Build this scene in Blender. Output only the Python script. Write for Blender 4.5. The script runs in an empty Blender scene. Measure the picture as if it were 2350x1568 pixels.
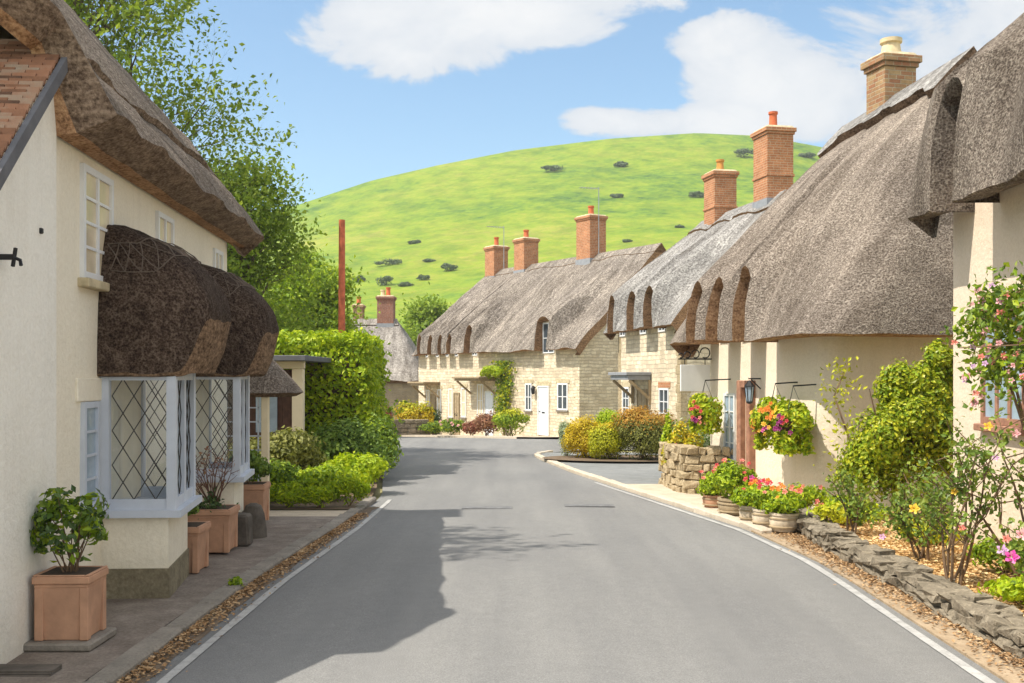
import bpy, bmesh, math, random
import numpy as np
from mathutils import Vector, Matrix, noise as mnoise

SC = bpy.context.scene
COL = SC.collection
R = random.Random(11)
NR = np.random.default_rng(7)
FPX, EYE, HU, HV = 2480.0, 1.9, 1175.0, 865.0     # lens scale of the photograph and its horizon


def zg(Y):
    """height of the street along its length: level, then falling gently away"""
    if Y <= 10: return 0.0
    if Y <= 40: return -0.015 * (Y - 10)
    if Y <= 60: return -0.45 - 0.045 * (Y - 40)
    return -1.35


def at(u, v, Y):
    return Vector(((u - HU) / FPX * Y, Y, EYE + (HV - v) / FPX * Y))


def lerp(a, b, t): return a + (b - a) * t
def sstep(t):
    t = max(0.0, min(1.0, t)); return t * t * (3 - 2 * t)
def interp(tab, x): return float(np.interp(x, [p[0] for p in tab], [p[1] for p in tab]))


# ------------------------------------------------------------------ materials
def N(nt, typ, loc=None, **kw):
    n = nt.nodes.new(typ)
    for k, v in kw.items():
        if k.startswith('_'): setattr(n, k[1:], v)
        else: n.inputs[k.replace('__', ' ')].default_value = v
    return n


def newmat(name, rough=0.9, col=(.5, .5, .5)):
    m = bpy.data.materials.new(name); m.use_nodes = True
    nt = m.node_tree; b = nt.nodes['Principled BSDF']
    b.inputs['Roughness'].default_value = rough
    b.inputs['Base Color'].default_value = (*col, 1)
    b.inputs['Specular IOR Level'].default_value = 0.3
    return m, nt, b


def L(nt, a, b): nt.links.new(a, b)


def ramp(nt, fac, stops):
    r = nt.nodes.new('ShaderNodeValToRGB')
    e = r.color_ramp.elements
    while len(e) < len(stops): e.new(0.5)
    for i, (p, c) in enumerate(stops):
        e[i].position = p; e[i].color = (*c, 1) if len(c) == 3 else c
    L(nt, fac, r.inputs[0]); return r.outputs[0]


def noise(nt, coord, scale, detail=4, rough=.6, stretch=None, dist=0):
    if stretch:
        mp = nt.nodes.new('ShaderNodeMapping'); mp.inputs['Scale'].default_value = stretch
        L(nt, coord, mp.inputs[0]); coord = mp.outputs[0]
    n = nt.nodes.new('ShaderNodeTexNoise')
    n.inputs['Scale'].default_value = scale; n.inputs['Detail'].default_value = detail
    n.inputs['Roughness'].default_value = rough; n.inputs['Distortion'].default_value = dist
    L(nt, coord, n.inputs['Vector']); return n.outputs[0]


def mixc(nt, fac, a, b, mode='MIX'):
    m = nt.nodes.new('ShaderNodeMix'); m.data_type = 'RGBA'; m.blend_type = mode
    for s, x in ((m.inputs[0], fac), (m.inputs[6], a), (m.inputs[7], b)):
        if hasattr(x, 'is_linked'): L(nt, x, s)
        else: s.default_value = x if isinstance(x, (int, float)) else (*x, 1)
    return m.outputs[2]


def math_(nt, op, a, b=None, c=None):
    m = nt.nodes.new('ShaderNodeMath'); m.operation = op
    for i, x in enumerate((a, b, c)):
        if x is None: continue
        if hasattr(x, 'is_linked'): L(nt, x, m.inputs[i])
        else: m.inputs[i].default_value = x
    return m.outputs[0]


def bump(nt, b, h, strength=.5, dist=.02):
    n = nt.nodes.new('ShaderNodeBump'); n.inputs['Strength'].default_value = strength
    n.inputs['Distance'].default_value = dist
    L(nt, h, n.inputs['Height']); L(nt, n.outputs[0], b.inputs['Normal'])


def coords(nt, which='Object'):
    return nt.nodes.new('ShaderNodeTexCoord').outputs[which]


def m_simple(name, col, rough=.6, var=.15, scale=6, metal=0, bumps=0):
    m, nt, b = newmat(name, rough, col)
    c = coords(nt); n = noise(nt, c, scale, 5)
    dark = tuple(x * (1 - var) for x in col); light = tuple(min(1, x * (1 + var)) for x in col)
    L(nt, ramp(nt, n, [(.3, dark), (.7, light)]), b.inputs['Base Color'])
    b.inputs['Metallic'].default_value = metal
    if bumps: bump(nt, b, noise(nt, c, scale * 6, 6), bumps, .01)
    return m


def m_plaster(name, col, stain=(.45, .38, .27), amt=.35, brick=0):
    m, nt, b = newmat(name, .92)
    c = coords(nt)
    big = noise(nt, c, .9, 6, .65); streak = noise(nt, c, 3.0, 5, .6, (3, 3, .25)); fine = noise(nt, c, 28, 6, .7)
    f = math_(nt, 'MULTIPLY', big, streak)
    c1 = mixc(nt, math_(nt, 'MULTIPLY', math_(nt, 'SUBTRACT', f, .2), amt * 3.0), col, stain)
    nt.nodes[-1].clamp_factor = True
    # rising damp: splash stains that fade out some way up the wall
    sep = nt.nodes.new('ShaderNodeSeparateXYZ'); L(nt, c, sep.inputs[0])
    damp = math_(nt, 'SUBTRACT', math_(nt, 'MULTIPLY', noise(nt, c, 2.2, 6, .7), 1.5), math_(nt, 'MULTIPLY', sep.outputs[2], 1.6))
    damp = math_(nt, 'MULTIPLY', math_(nt, 'MAXIMUM', damp, 0.0), .45)
    c1 = mixc(nt, math_(nt, 'MINIMUM', damp, .5), c1, (.33, .30, .2))
    c2 = mixc(nt, .12, c1, ramp(nt, fine, [(.35, (.35, .3, .24)), (.65, (1, .98, .92))]), 'MIX')
    L(nt, c2, b.inputs['Base Color'])
    h = math_(nt, 'ADD', fine, math_(nt, 'MULTIPLY', noise(nt, c, 5, 4), 2.0))
    bump(nt, b, h, .45, .02)
    return m


def m_stone(name, ca, cb, mortar, bw=.42, rh=.15, msize=.012, jitter=.05, bstr=.8):
    m, nt, b = newmat(name, .95)
    uv = coords(nt, 'UV')
    nz = nt.nodes.new('ShaderNodeTexNoise'); nz.inputs['Scale'].default_value = 3.5; nz.inputs['Detail'].default_value = 4
    L(nt, uv, nz.inputs['Vector'])
    mx = nt.nodes.new('ShaderNodeVectorMath'); mx.operation = 'SCALE'; mx.inputs['Scale'].default_value = jitter * 2
    L(nt, nz.outputs['Color'], mx.inputs[0])
    ad = nt.nodes.new('ShaderNodeVectorMath'); ad.operation = 'ADD'
    L(nt, uv, ad.inputs[0]); L(nt, mx.outputs[0], ad.inputs[1])
    br = nt.nodes.new('ShaderNodeTexBrick')
    br.inputs['Scale'].default_value = 1; br.inputs['Brick Width'].default_value = bw
    br.inputs['Row Height'].default_value = rh; br.inputs['Mortar Size'].default_value = msize
    br.inputs['Mortar Smooth'].default_value = .4
    br.inputs['Color1'].default_value = (*ca, 1); br.inputs['Color2'].default_value = (*cb, 1)
    br.inputs['Mortar'].default_value = (*mortar, 1); br.offset_frequency = 2; br.squash = .7; br.squash_frequency = 3
    L(nt, ad.outputs[0], br.inputs['Vector'])
    c = coords(nt)
    n1 = noise(nt, c, 2.2, 6, .7); n2 = noise(nt, c, 22, 5, .7)
    c1 = mixc(nt, .55, br.outputs['Color'], ramp(nt, n1, [(.3, (.55, .5, .42)), (.7, (1.25, 1.2, 1.1))]), 'MULTIPLY')
    c1 = mixc(nt, .4, c1, ramp(nt, n2, [(.3, (.6, .58, .55)), (.7, (1.3, 1.3, 1.3))]), 'MULTIPLY')
    L(nt, c1, b.inputs['Base Color'])
    h = math_(nt, 'SUBTRACT', math_(nt, 'MULTIPLY', n2, .5), br.outputs['Fac'])
    bump(nt, b, h, bstr, .03)
    return m


def m_thatch(name, cols, contrast=1.0, streak=.45, sc=1.0):
    m, nt, b = newmat(name, 1.0)
    b.inputs['Specular IOR Level'].default_value = .1
    c = coords(nt)
    sp = noise(nt, c, 17 * sc, 5, .75); vo = nt.nodes.new('ShaderNodeTexVoronoi'); vo.inputs['Scale'].default_value = 24 * sc
    L(nt, c, vo.inputs['Vector'])
    st = noise(nt, c, 6 * sc, 5, .65, (6, .7, .7)); big = noise(nt, c, .55, 5, .6); mid = noise(nt, c, 2.6, 4, .6, (1.3, .22, .22))
    h = math_(nt, 'ADD', math_(nt, 'MULTIPLY', sp, 1.1), math_(nt, 'MULTIPLY', vo.outputs['Distance'], .45))
    h = math_(nt, 'ADD', h, math_(nt, 'MULTIPLY', st, streak))
    f = math_(nt, 'MULTIPLY_ADD', math_(nt, 'SUBTRACT', h, .55 + .2 + streak * .5), 1.5 * contrast, .5)
    col = ramp(nt, f, [(.12, cols[0]), (.5, cols[1]), (.9, cols[2])])
    col = mixc(nt, .55, col, ramp(nt, big, [(.3, (.62, .6, .6)), (.72, (1.18, 1.15, 1.1))]), 'MULTIPLY')
    col = mixc(nt, .8, col, ramp(nt, mid, [(.34, (.58, .56, .54)), (.5, (.95, .95, .95)), (.66, (1.3, 1.3, 1.3))]), 'MULTIPLY')
    L(nt, col, b.inputs['Base Color'])
    bump(nt, b, h, .85, .045)
    return m


def m_cut(name, cols):
    m, nt, b = newmat(name, 1.0)
    b.inputs['Specular IOR Level'].default_value = .1
    c = coords(nt)
    s1 = noise(nt, c, 30, 5, .7); s2 = noise(nt, c, 5, 5, .7, (1, 1, 4)); s3 = noise(nt, c, .9, 4)
    f = math_(nt, 'ADD', math_(nt, 'MULTIPLY', s1, .6), math_(nt, 'MULTIPLY', s2, .4))
    col = ramp(nt, f, [(.40, cols[0]), (.5, cols[1]), (.61, cols[2])])
    col = mixc(nt, .6, col, ramp(nt, s3, [(.3, (.6, .55, .5)), (.7, (1.2, 1.15, 1.1))]), 'MULTIPLY')
    L(nt, col, b.inputs['Base Color'])
    bump(nt, b, s1, .8, .04)
    return m


def m_ground(name, stops, sc=4, fine=60, bstr=.4, bdist=.02, rough=.95, big=.35):
    m, nt, b = newmat(name, rough)
    c = coords(nt)
    a = noise(nt, c, sc, 6, .65); g = noise(nt, c, fine, 4, .7); bg = noise(nt, c, big, 4, .55)
    f = math_(nt, 'ADD', math_(nt, 'MULTIPLY', a, .55), math_(nt, 'MULTIPLY', g, .45))
    col = ramp(nt, f, stops)
    col = mixc(nt, .5, col, ramp(nt, bg, [(.3, (.78, .78, .78)), (.7, (1.15, 1.15, 1.15))]), 'MULTIPLY')
    L(nt, col, b.inputs['Base Color'])
    bump(nt, b, g, bstr, bdist)
    return m


def m_leaf(name, cols, trans=.35, rough=.55):
    m = bpy.data.materials.new(name); m.use_nodes = True
    nt = m.node_tree; b = nt.nodes['Principled BSDF']; out = nt.nodes['Material Output']
    g = nt.nodes.new('ShaderNodeNewGeometry')
    big = noise(nt, coords(nt), 1.6, 3)
    f = math_(nt, 'ADD', math_(nt, 'MULTIPLY', g.outputs['Random Per Island'], .65), math_(nt, 'MULTIPLY', big, .5))
    col = ramp(nt, f, [(.15, cols[0]), (.55, cols[1]), (.95, cols[2])])
    L(nt, col, b.inputs['Base Color']); b.inputs['Roughness'].default_value = rough
    b.inputs['Specular IOR Level'].default_value = .35
    t = nt.nodes.new('ShaderNodeBsdfTranslucent'); L(nt, mixc(nt, .5, col, (1.0, 1.0, .45), 'MULTIPLY'), t.inputs[0])
    mx = nt.nodes.new('ShaderNodeMixShader'); mx.inputs[0].default_value = trans
    L(nt, b.outputs[0], mx.inputs[1]); L(nt, t.outputs[0], mx.inputs[2]); L(nt, mx.outputs[0], out.inputs[0])
    return m


def m_glass_thin(name, tint=(.9, .93, .95), refl=.14):
    m = bpy.data.materials.new(name); m.use_nodes = True
    nt = m.node_tree; out = nt.nodes['Material Output']
    t = nt.nodes.new('ShaderNodeBsdfTransparent'); t.inputs[0].default_value = (*tint, 1)
    g = nt.nodes.new('ShaderNodeBsdfGlossy'); g.inputs['Roughness'].default_value = .03
    mx = nt.nodes.new('ShaderNodeMixShader'); mx.inputs[0].default_value = refl
    L(nt, t.outputs[0], mx.inputs[1]); L(nt, g.outputs[0], mx.inputs[2]); L(nt, mx.outputs[0], out.inputs[0])
    return m


M = {}
M['plaster_left'] = m_plaster('cream_render', (.84, .77, .62), amt=.24)
M['plaster_wing'] = m_plaster('pale_cream_render', (.85, .82, .74), amt=.28)
M['plaster_right'] = m_plaster('pinkish_cream_render', (.74, .60, .45), amt=.2)
M['plaster_lamp'] = m_plaster('cream_limewash', (.80, .68, .52), amt=.26)
M['plinth'] = m_ground('stained_plinth', [(.3, (.09, .075, .05)), (.5, (.2, .17, .11)), (.7, (.33, .29, .2))], 5, 30)
M['stone_row'] = m_stone('pale_coursed_stone', (.86, .77, .61), (.62, .53, .40), (.62, .54, .42), .38, .14, .018, .08, 1.0)
M['stone_mid'] = m_stone('cream_coursed_stone', (.86, .77, .60), (.62, .53, .40), (.62, .54, .42), .38, .14, .016, .07, 1.0)
M['stone_grey'] = m_stone('grey_rubble_stone', (.38, .33, .24), (.3, .26, .2), (.36, .32, .26), .5, .2, .02, .1)
M['rubble'] = m_ground('rubble_stone', [(.32, (.2, .15, .09)), (.5, (.42, .33, .2)), (.68, (.58, .48, .32))], 5, 24, .8, .03)
M['rubble_dark'] = m_ground('weathered_slab_stone', [(.32, (.10, .085, .06)), (.5, (.22, .185, .135)), (.68, (.40, .34, .25))], 6, 26, .9, .03)
TH = [(.085, .066, .055), (.24, .20, .165), (.46, .40, .34)]
M['thatch_lamp'] = m_thatch('grey_brown_thatch', TH, .95, .4, 1.7)
M['thatch_near'] = m_thatch('dark_grey_thatch', [(.06, .048, .04), (.19, .155, .128), (.40, .35, .29)], .95, .4, 1.7)
M['thatch_left'] = m_thatch('weathered_brown_thatch', [(.06, .048, .038), (.21, .17, .135), (.42, .36, .30)], .9, .6, 1.8)
M['thatch_row'] = m_thatch('tan_grey_thatch', [(.085, .072, .062), (.205, .178, .152), (.40, .355, .31)], 1.0, .9, .8)
M['thatch_silver'] = m_thatch('silver_grey_thatch', [(.12, .115, .11), (.25, .24, .23), (.42, .41, .39)], 1.0, .7, .8)
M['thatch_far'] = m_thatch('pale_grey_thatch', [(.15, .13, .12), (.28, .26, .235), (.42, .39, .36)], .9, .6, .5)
M['thatch_hood'] = m_thatch('dark_reed_thatch', [(.022, .015, .012), (.085, .058, .044), (.20, .15, .115)], .9, 1.0, 2.4)
M['cut_brown'] = m_cut('cut_thatch_edge', [(.12, .07, .04), (.30, .18, .10), (.48, .31, .18)])
M['cut_dark'] = m_cut('dark_cut_thatch_edge', [(.07, .048, .032), (.17, .115, .08), (.30, .21, .145)])
M['cut_grey'] = m_cut('grey_brown_cut_thatch', [(.09, .062, .045), (.22, .16, .115), (.38, .29, .215)])
M['cut_orange'] = m_cut('tawny_cut_thatch_edge', [(.18, .10, .055), (.42, .25, .14), (.60, .40, .24)])
M['hazel'] = m_simple('hazel_spar', (.15, .115, .09), .8, .3)
M['brick'] = m_stone('orange_brick', (.52, .235, .115), (.40, .165, .08), (.52, .42, .3), .23, .075, .008, .004, .6)
M['brick_pale'] = m_stone('mottled_brick', (.34, .16, .09), (.42, .30, .16), (.42, .36, .26), .23, .075, .008, .004, .6)
M['brick_red'] = m_stone('dark_red_brick', (.25, .10, .075), (.32, .14, .09), (.36, .3, .25), .23, .075, .008, .004, .6)
M['cap_stone'] = m_simple('chimney_cap_stone', (.50, .42, .27), .9, .3, 8, bumps=.4)
M['lead'] = m_simple('lead_flashing', (.27, .28, .30), .6, .15)
M['pot_red'] = m_simple('red_clay_pot', (.52, .13, .05), .8, .2)
M['pot_ochre'] = m_simple('ochre_clay_pot', (.50, .24, .06), .8, .2)
M['pot_cream'] = m_simple('cream_clay_pot', (.62, .50, .30), .8, .2)
M['terracotta'] = m_simple('weathered_terracotta', (.47, .265, .165), .85, .2, 5, bumps=.25)
M['soil'] = m_ground('dark_soil', [(.3, (.03, .02, .012)), (.7, (.1, .07, .045))], 6, 40)
M['white'] = m_simple('white_paint', (.74, .75, .76), .45, .04)
M['blue_white'] = m_simple('pale_blue_grey_paint', (.52, .56, .63), .5, .06)
M['door_white'] = m_simple('white_door_paint', (.74, .78, .84), .4, .05)
M['brown_wood'] = m_simple('reddish_brown_timber', (.33, .17, .11), .75, .3, 9, bumps=.3)
M['dark_wood'] = m_simple('dark_stained_boards', (.085, .045, .032), .8, .3, 9, bumps=.3)
M['cream_paint'] = m_simple('cream_paint', (.70, .60, .42), .7, .06)
M['oak'] = m_simple('weathered_oak', (.34, .26, .16), .85, .25, 8, bumps=.3)
M['iron'] = m_simple('black_iron', (.018, .018, .02), .5, .2)
M['leadline'] = m_simple('lead_came', (.05, .045, .04), .6, .2)
M['glass'] = m_glass_thin('window_glass')
M['pane_dark'] = m_simple('dark_glazing', (.055, .07, .085), .06, .4, 3)
M['pane_blue'] = m_simple('sky_tinted_glazing', (.30, .38, .46), .06, .25, 3)  # reflected sky blue put into the pane colour
M['pane_warm'] = m_simple('curtained_glazing', (.66, .56, .40), .25, .22, 2.2)
M['curtain'] = m_simple('cream_curtain', (.72, .66, .52), .9, .1, 3)
M['tile'] = None
M['rust'] = m_simple('rust_red_pole_paint', (.50, .13, .06), .8, .4, 4, bumps=.3)
M['felt'] = m_simple('grey_roofing_felt', (.12, .12, .13), .85, .2)
M['sign_white'] = m_simple('white_sign_board', (.76, .76, .75), .6, .04)
M['alu'] = m_simple('grey_aerial_metal', (.35, .37, .38), .4, .1, metal=.6)
M['barrel'] = m_simple('whitewashed_tub', (.55, .46, .34), .85, .35, 9, bumps=.4)
M['stone_block'] = m_simple('dark_mossy_stone', (.10, .085, .07), .95, .4, 7, bumps=.6)
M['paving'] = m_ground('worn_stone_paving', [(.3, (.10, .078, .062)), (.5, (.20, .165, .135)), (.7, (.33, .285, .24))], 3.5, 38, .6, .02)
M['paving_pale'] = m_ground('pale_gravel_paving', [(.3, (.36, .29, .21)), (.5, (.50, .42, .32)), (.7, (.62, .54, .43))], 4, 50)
M['tarmac'] = m_ground('footway_tarmac', [(.3, (.15, .155, .15)), (.5, (.20, .205, .2)), (.7, (.26, .262, .255))], 4, 70)
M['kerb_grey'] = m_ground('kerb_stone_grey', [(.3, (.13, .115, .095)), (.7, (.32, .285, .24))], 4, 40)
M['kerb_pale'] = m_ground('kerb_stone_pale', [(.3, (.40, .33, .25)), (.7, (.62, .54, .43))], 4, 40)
M['line'] = m_ground('worn_white_line', [(.32, (.22, .217, .21)), (.5, (.37, .365, .35)), (.7, (.48, .475, .46))], 8, 60, .2)
M['verge'] = m_ground('dusty_verge', [(.3, (.20, .14, .085)), (.5, (.34, .255, .165)), (.7, (.46, .36, .25))], 5, 45)
M['mulch'] = m_ground('straw_mulch', [(.3, (.28, .14, .05)), (.5, (.55, .32, .13)), (.7, (.74, .52, .27))], 9, 34, .9, .03)
M['gutter'] = m_ground('gutter_dirt', [(.3, (.07, .05, .035)), (.5, (.15, .11, .075)), (.7, (.27, .2, .135))], 6, 40)
M['grass'] = m_ground('rough_grass', [(.3, (.12, .12, .04)), (.5, (.22, .2, .09)), (.7, (.34, .3, .16))], 1.2, 25)
M['bed'] = m_ground('garden_earth', [(.3, (.08, .055, .035)), (.7, (.22, .155, .1))], 5, 40)


def make_special():
    # road: worn grey asphalt with faint patches
    m, nt, b = newmat('worn_asphalt', .9)
    c = coords(nt)
    a = noise(nt, c, 110, 3, .8); p = noise(nt, c, .55, 5, .6, (1, .35, 1)); q = noise(nt, c, 9, 4)
    col = ramp(nt, a, [(.3, (.125, .125, .123)), (.5, (.185, .185, .182)), (.7, (.27, .27, .262))])
    col = mixc(nt, .7, col, ramp(nt, p, [(.3, (.80, .80, .81)), (.7, (1.14, 1.13, 1.10))]), 'MULTIPLY')
    col = mixc(nt, .25, col, ramp(nt, q, [(.3, (.8, .8, .8)), (.7, (1.2, 1.2, 1.2))]), 'MULTIPLY')
    col = mixc(nt, .8, col, ramp(nt, noise(nt, c, 1.3, 5, .6, (1, .05, 1)), [(.32, (.84, .84, .85)), (.66, (1.12, 1.11, 1.09))]), 'MULTIPLY')
    L(nt, col, b.inputs['Base Color']); bump(nt, b, a, .35, .012)
    M['road'] = m
    # clay tiles laid in courses
    m, nt, b = newmat('clay_roof_tile', .9)
    g = nt.nodes.new('ShaderNodeNewGeometry'); c = coords(nt)
    f = math_(nt, 'ADD', math_(nt, 'MULTIPLY', g.outputs['Random Per Island'], .6), math_(nt, 'MULTIPLY', noise(nt, c, 7, 5), .5))
    L(nt, ramp(nt, f, [(.2, (.09, .05, .032)), (.45, (.22, .105, .058)), (.65, (.31, .15, .085)), (.9, (.32, .25, .18))]), b.inputs['Base Color'])
    bump(nt, b, noise(nt, c, 40, 5), .5, .01)
    M['tile'] = m
    # the down: turf, yellow-green with darker green bands
    m, nt, b = newmat('downland_turf', .95)
    c = coords(nt)
    n1 = noise(nt, c, .011, 6, .6, (1, .6, 2.2)); n2 = noise(nt, c, .10, 7, .7, (1, .45, 2.6)); n3 = noise(nt, c, .5, 5, .7)
    f = math_(nt, 'ADD', math_(nt, 'MULTIPLY', n1, .45), math_(nt, 'ADD', math_(nt, 'MULTIPLY', n2, .3), math_(nt, 'MULTIPLY', n3, .3)))
    col = ramp(nt, f, [(.44, (.035, .095, .012)), (.49, (.085, .165, .010)), (.535, (.14, .215, .008)), (.59, (.185, .24, .012)), (.66, (.25, .25, .035))])
    col = mixc(nt, .45, col, ramp(nt, noise(nt, c, .16, 5, .7, (1, .4, 2.5)), [(.38, (.45, .56, .55)), (.56, (1.15, 1.12, 1.02))]), 'MULTIPLY')
    L(nt, col, b.inputs['Base Color']); bump(nt, b, n3, .6, .6)
    M['hill'] = m


make_special()
LEAF = {
    'tree': m_leaf('tree_leaves', [(.10, .16, .02), (.20, .29, .03), (.34, .41, .05)], .45),
    'tree2': m_leaf('tree_leaves_dense', [(.11, .18, .02), (.22, .32, .03), (.36, .45, .05)], .45),
    'hedge': m_leaf('hedge_leaves', [(.10, .18, .012), (.24, .36, .014), (.42, .50, .025)], .35),
    'lime': m_leaf('lime_leaves', [(.20, .32, .010), (.38, .50, .010), (.54, .60, .018)], .35),
    'mid': m_leaf('mid_green_leaves', [(.06, .12, .02), (.14, .23, .03), (.25, .34, .05)], .3),
    'olive': m_leaf('olive_leaves', [(.10, .115, .022), (.20, .21, .04), (.32, .31, .07)], .3),
    'dark': m_leaf('dark_green_leaves', [(.025, .055, .015), (.06, .11, .028), (.12, .19, .05)], .25, .4),
    'gold': m_leaf('golden_leaves', [(.36, .26, .012), (.60, .44, .014), (.72, .60, .03)], .3),
    'yellow': m_leaf('yellow_green_leaves', [(.26, .29, .012), (.46, .47, .014), (.62, .59, .03)], .3),
    'orange': m_leaf('orange_tip_leaves', [(.34, .15, .02), (.50, .27, .035), (.56, .38, .06)], .3),
    'silver': m_leaf('silver_green_leaves', [(.22, .28, .15), (.36, .43, .25), (.5, .56, .38)], .25),
    'russet': m_leaf('russet_leaves', [(.18, .075, .04), (.32, .15, .085), (.42, .25, .13)], .25),
    'red': m_leaf('deep_red_leaves', [(.14, .03, .02), (.25, .06, .04), (.35, .12, .07)], .25),
    'rose': m_leaf('rose_leaves', [(.07, .13, .02), (.17, .26, .035), (.34, .38, .06)], .35, .45),
    'ivy': m_leaf('glossy_climber_leaves', [(.13, .18, .012), (.34, .39, .014), (.58, .57, .03)], .3, .4),
    'scrub': m_leaf('gorse_scrub', [(.07, .105, .05), (.105, .15, .07), (.15, .20, .085)], .15),  # distance haze put into these lightened leaf tones
    'litter': m_leaf('fallen_leaf', [(.13, .07, .03), (.33, .19, .085), (.56, .40, .23)], .1, .9),
    'straw': m_leaf('straw_chip', [(.36, .2, .07), (.58, .38, .16), (.78, .62, .36)], .1, .9),
}
FLO = {k: m_leaf(k + '_petals', c, .25, .6) for k, c in {
    'red': [(.42, .02, .03), (.62, .04, .06), (.75, .12, .14)],
    'pink': [(.55, .16, .22), (.75, .36, .40), (.85, .58, .56)],
    'magenta': [(.45, .02, .22), (.68, .06, .36), (.8, .25, .5)],
    'purple': [(.14, .01, .09), (.28, .015, .16), (.40, .05, .22)],
    'orange': [(.65, .12, .015), (.8, .22, .03), (.85, .35, .05)],
    'yellow': [(.72, .38, .02), (.85, .52, .04), (.9, .65, .12)],
    'mauve': [(.5, .25, .5), (.65, .38, .65), (.8, .6, .78)],
    'coral': [(.62, .10, .08), (.8, .22, .18), (.85, .4, .32)]}.items()}
BARK = m_simple('grey_brown_bark', (.12, .09, .065), .95, .35, 6, bumps=.5)
STEM = m_simple('brown_stem', (.15, .095, .055), .9, .3, 8)


# ------------------------------------------------------------------ mesh helpers
def link(name, me, mats, parent=None):
    o = bpy.data.objects.new(name, me); COL.objects.link(o)
    for m in (mats if isinstance(mats, (list, tuple)) else [mats]): me.materials.append(m)
    if parent is not None: o.parent = parent
    return o


def box_uv(me):
    n = len(me.loops)
    if not n: return
    co = np.empty(len(me.vertices) * 3); me.vertices.foreach_get('co', co); co = co.reshape(-1, 3)
    vi = np.empty(n, int); me.loops.foreach_get('vertex_index', vi)
    nf = len(me.polygons)
    tot = np.empty(nf, int); me.polygons.foreach_get('loop_total', tot)
    nor = np.empty(nf * 3); me.polygons.foreach_get('normal', nor); nor = np.abs(nor.reshape(-1, 3))
    ax = np.repeat(nor.argmax(1), tot); p = co[vi]
    uv = np.where((ax == 0)[:, None], p[:, [1, 2]], np.where((ax == 1)[:, None], p[:, [0, 2]], p[:, [0, 1]]))
    l = me.uv_layers.new(name='UVMap'); l.data.foreach_set('uv', uv.astype(np.float32).ravel())


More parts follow.
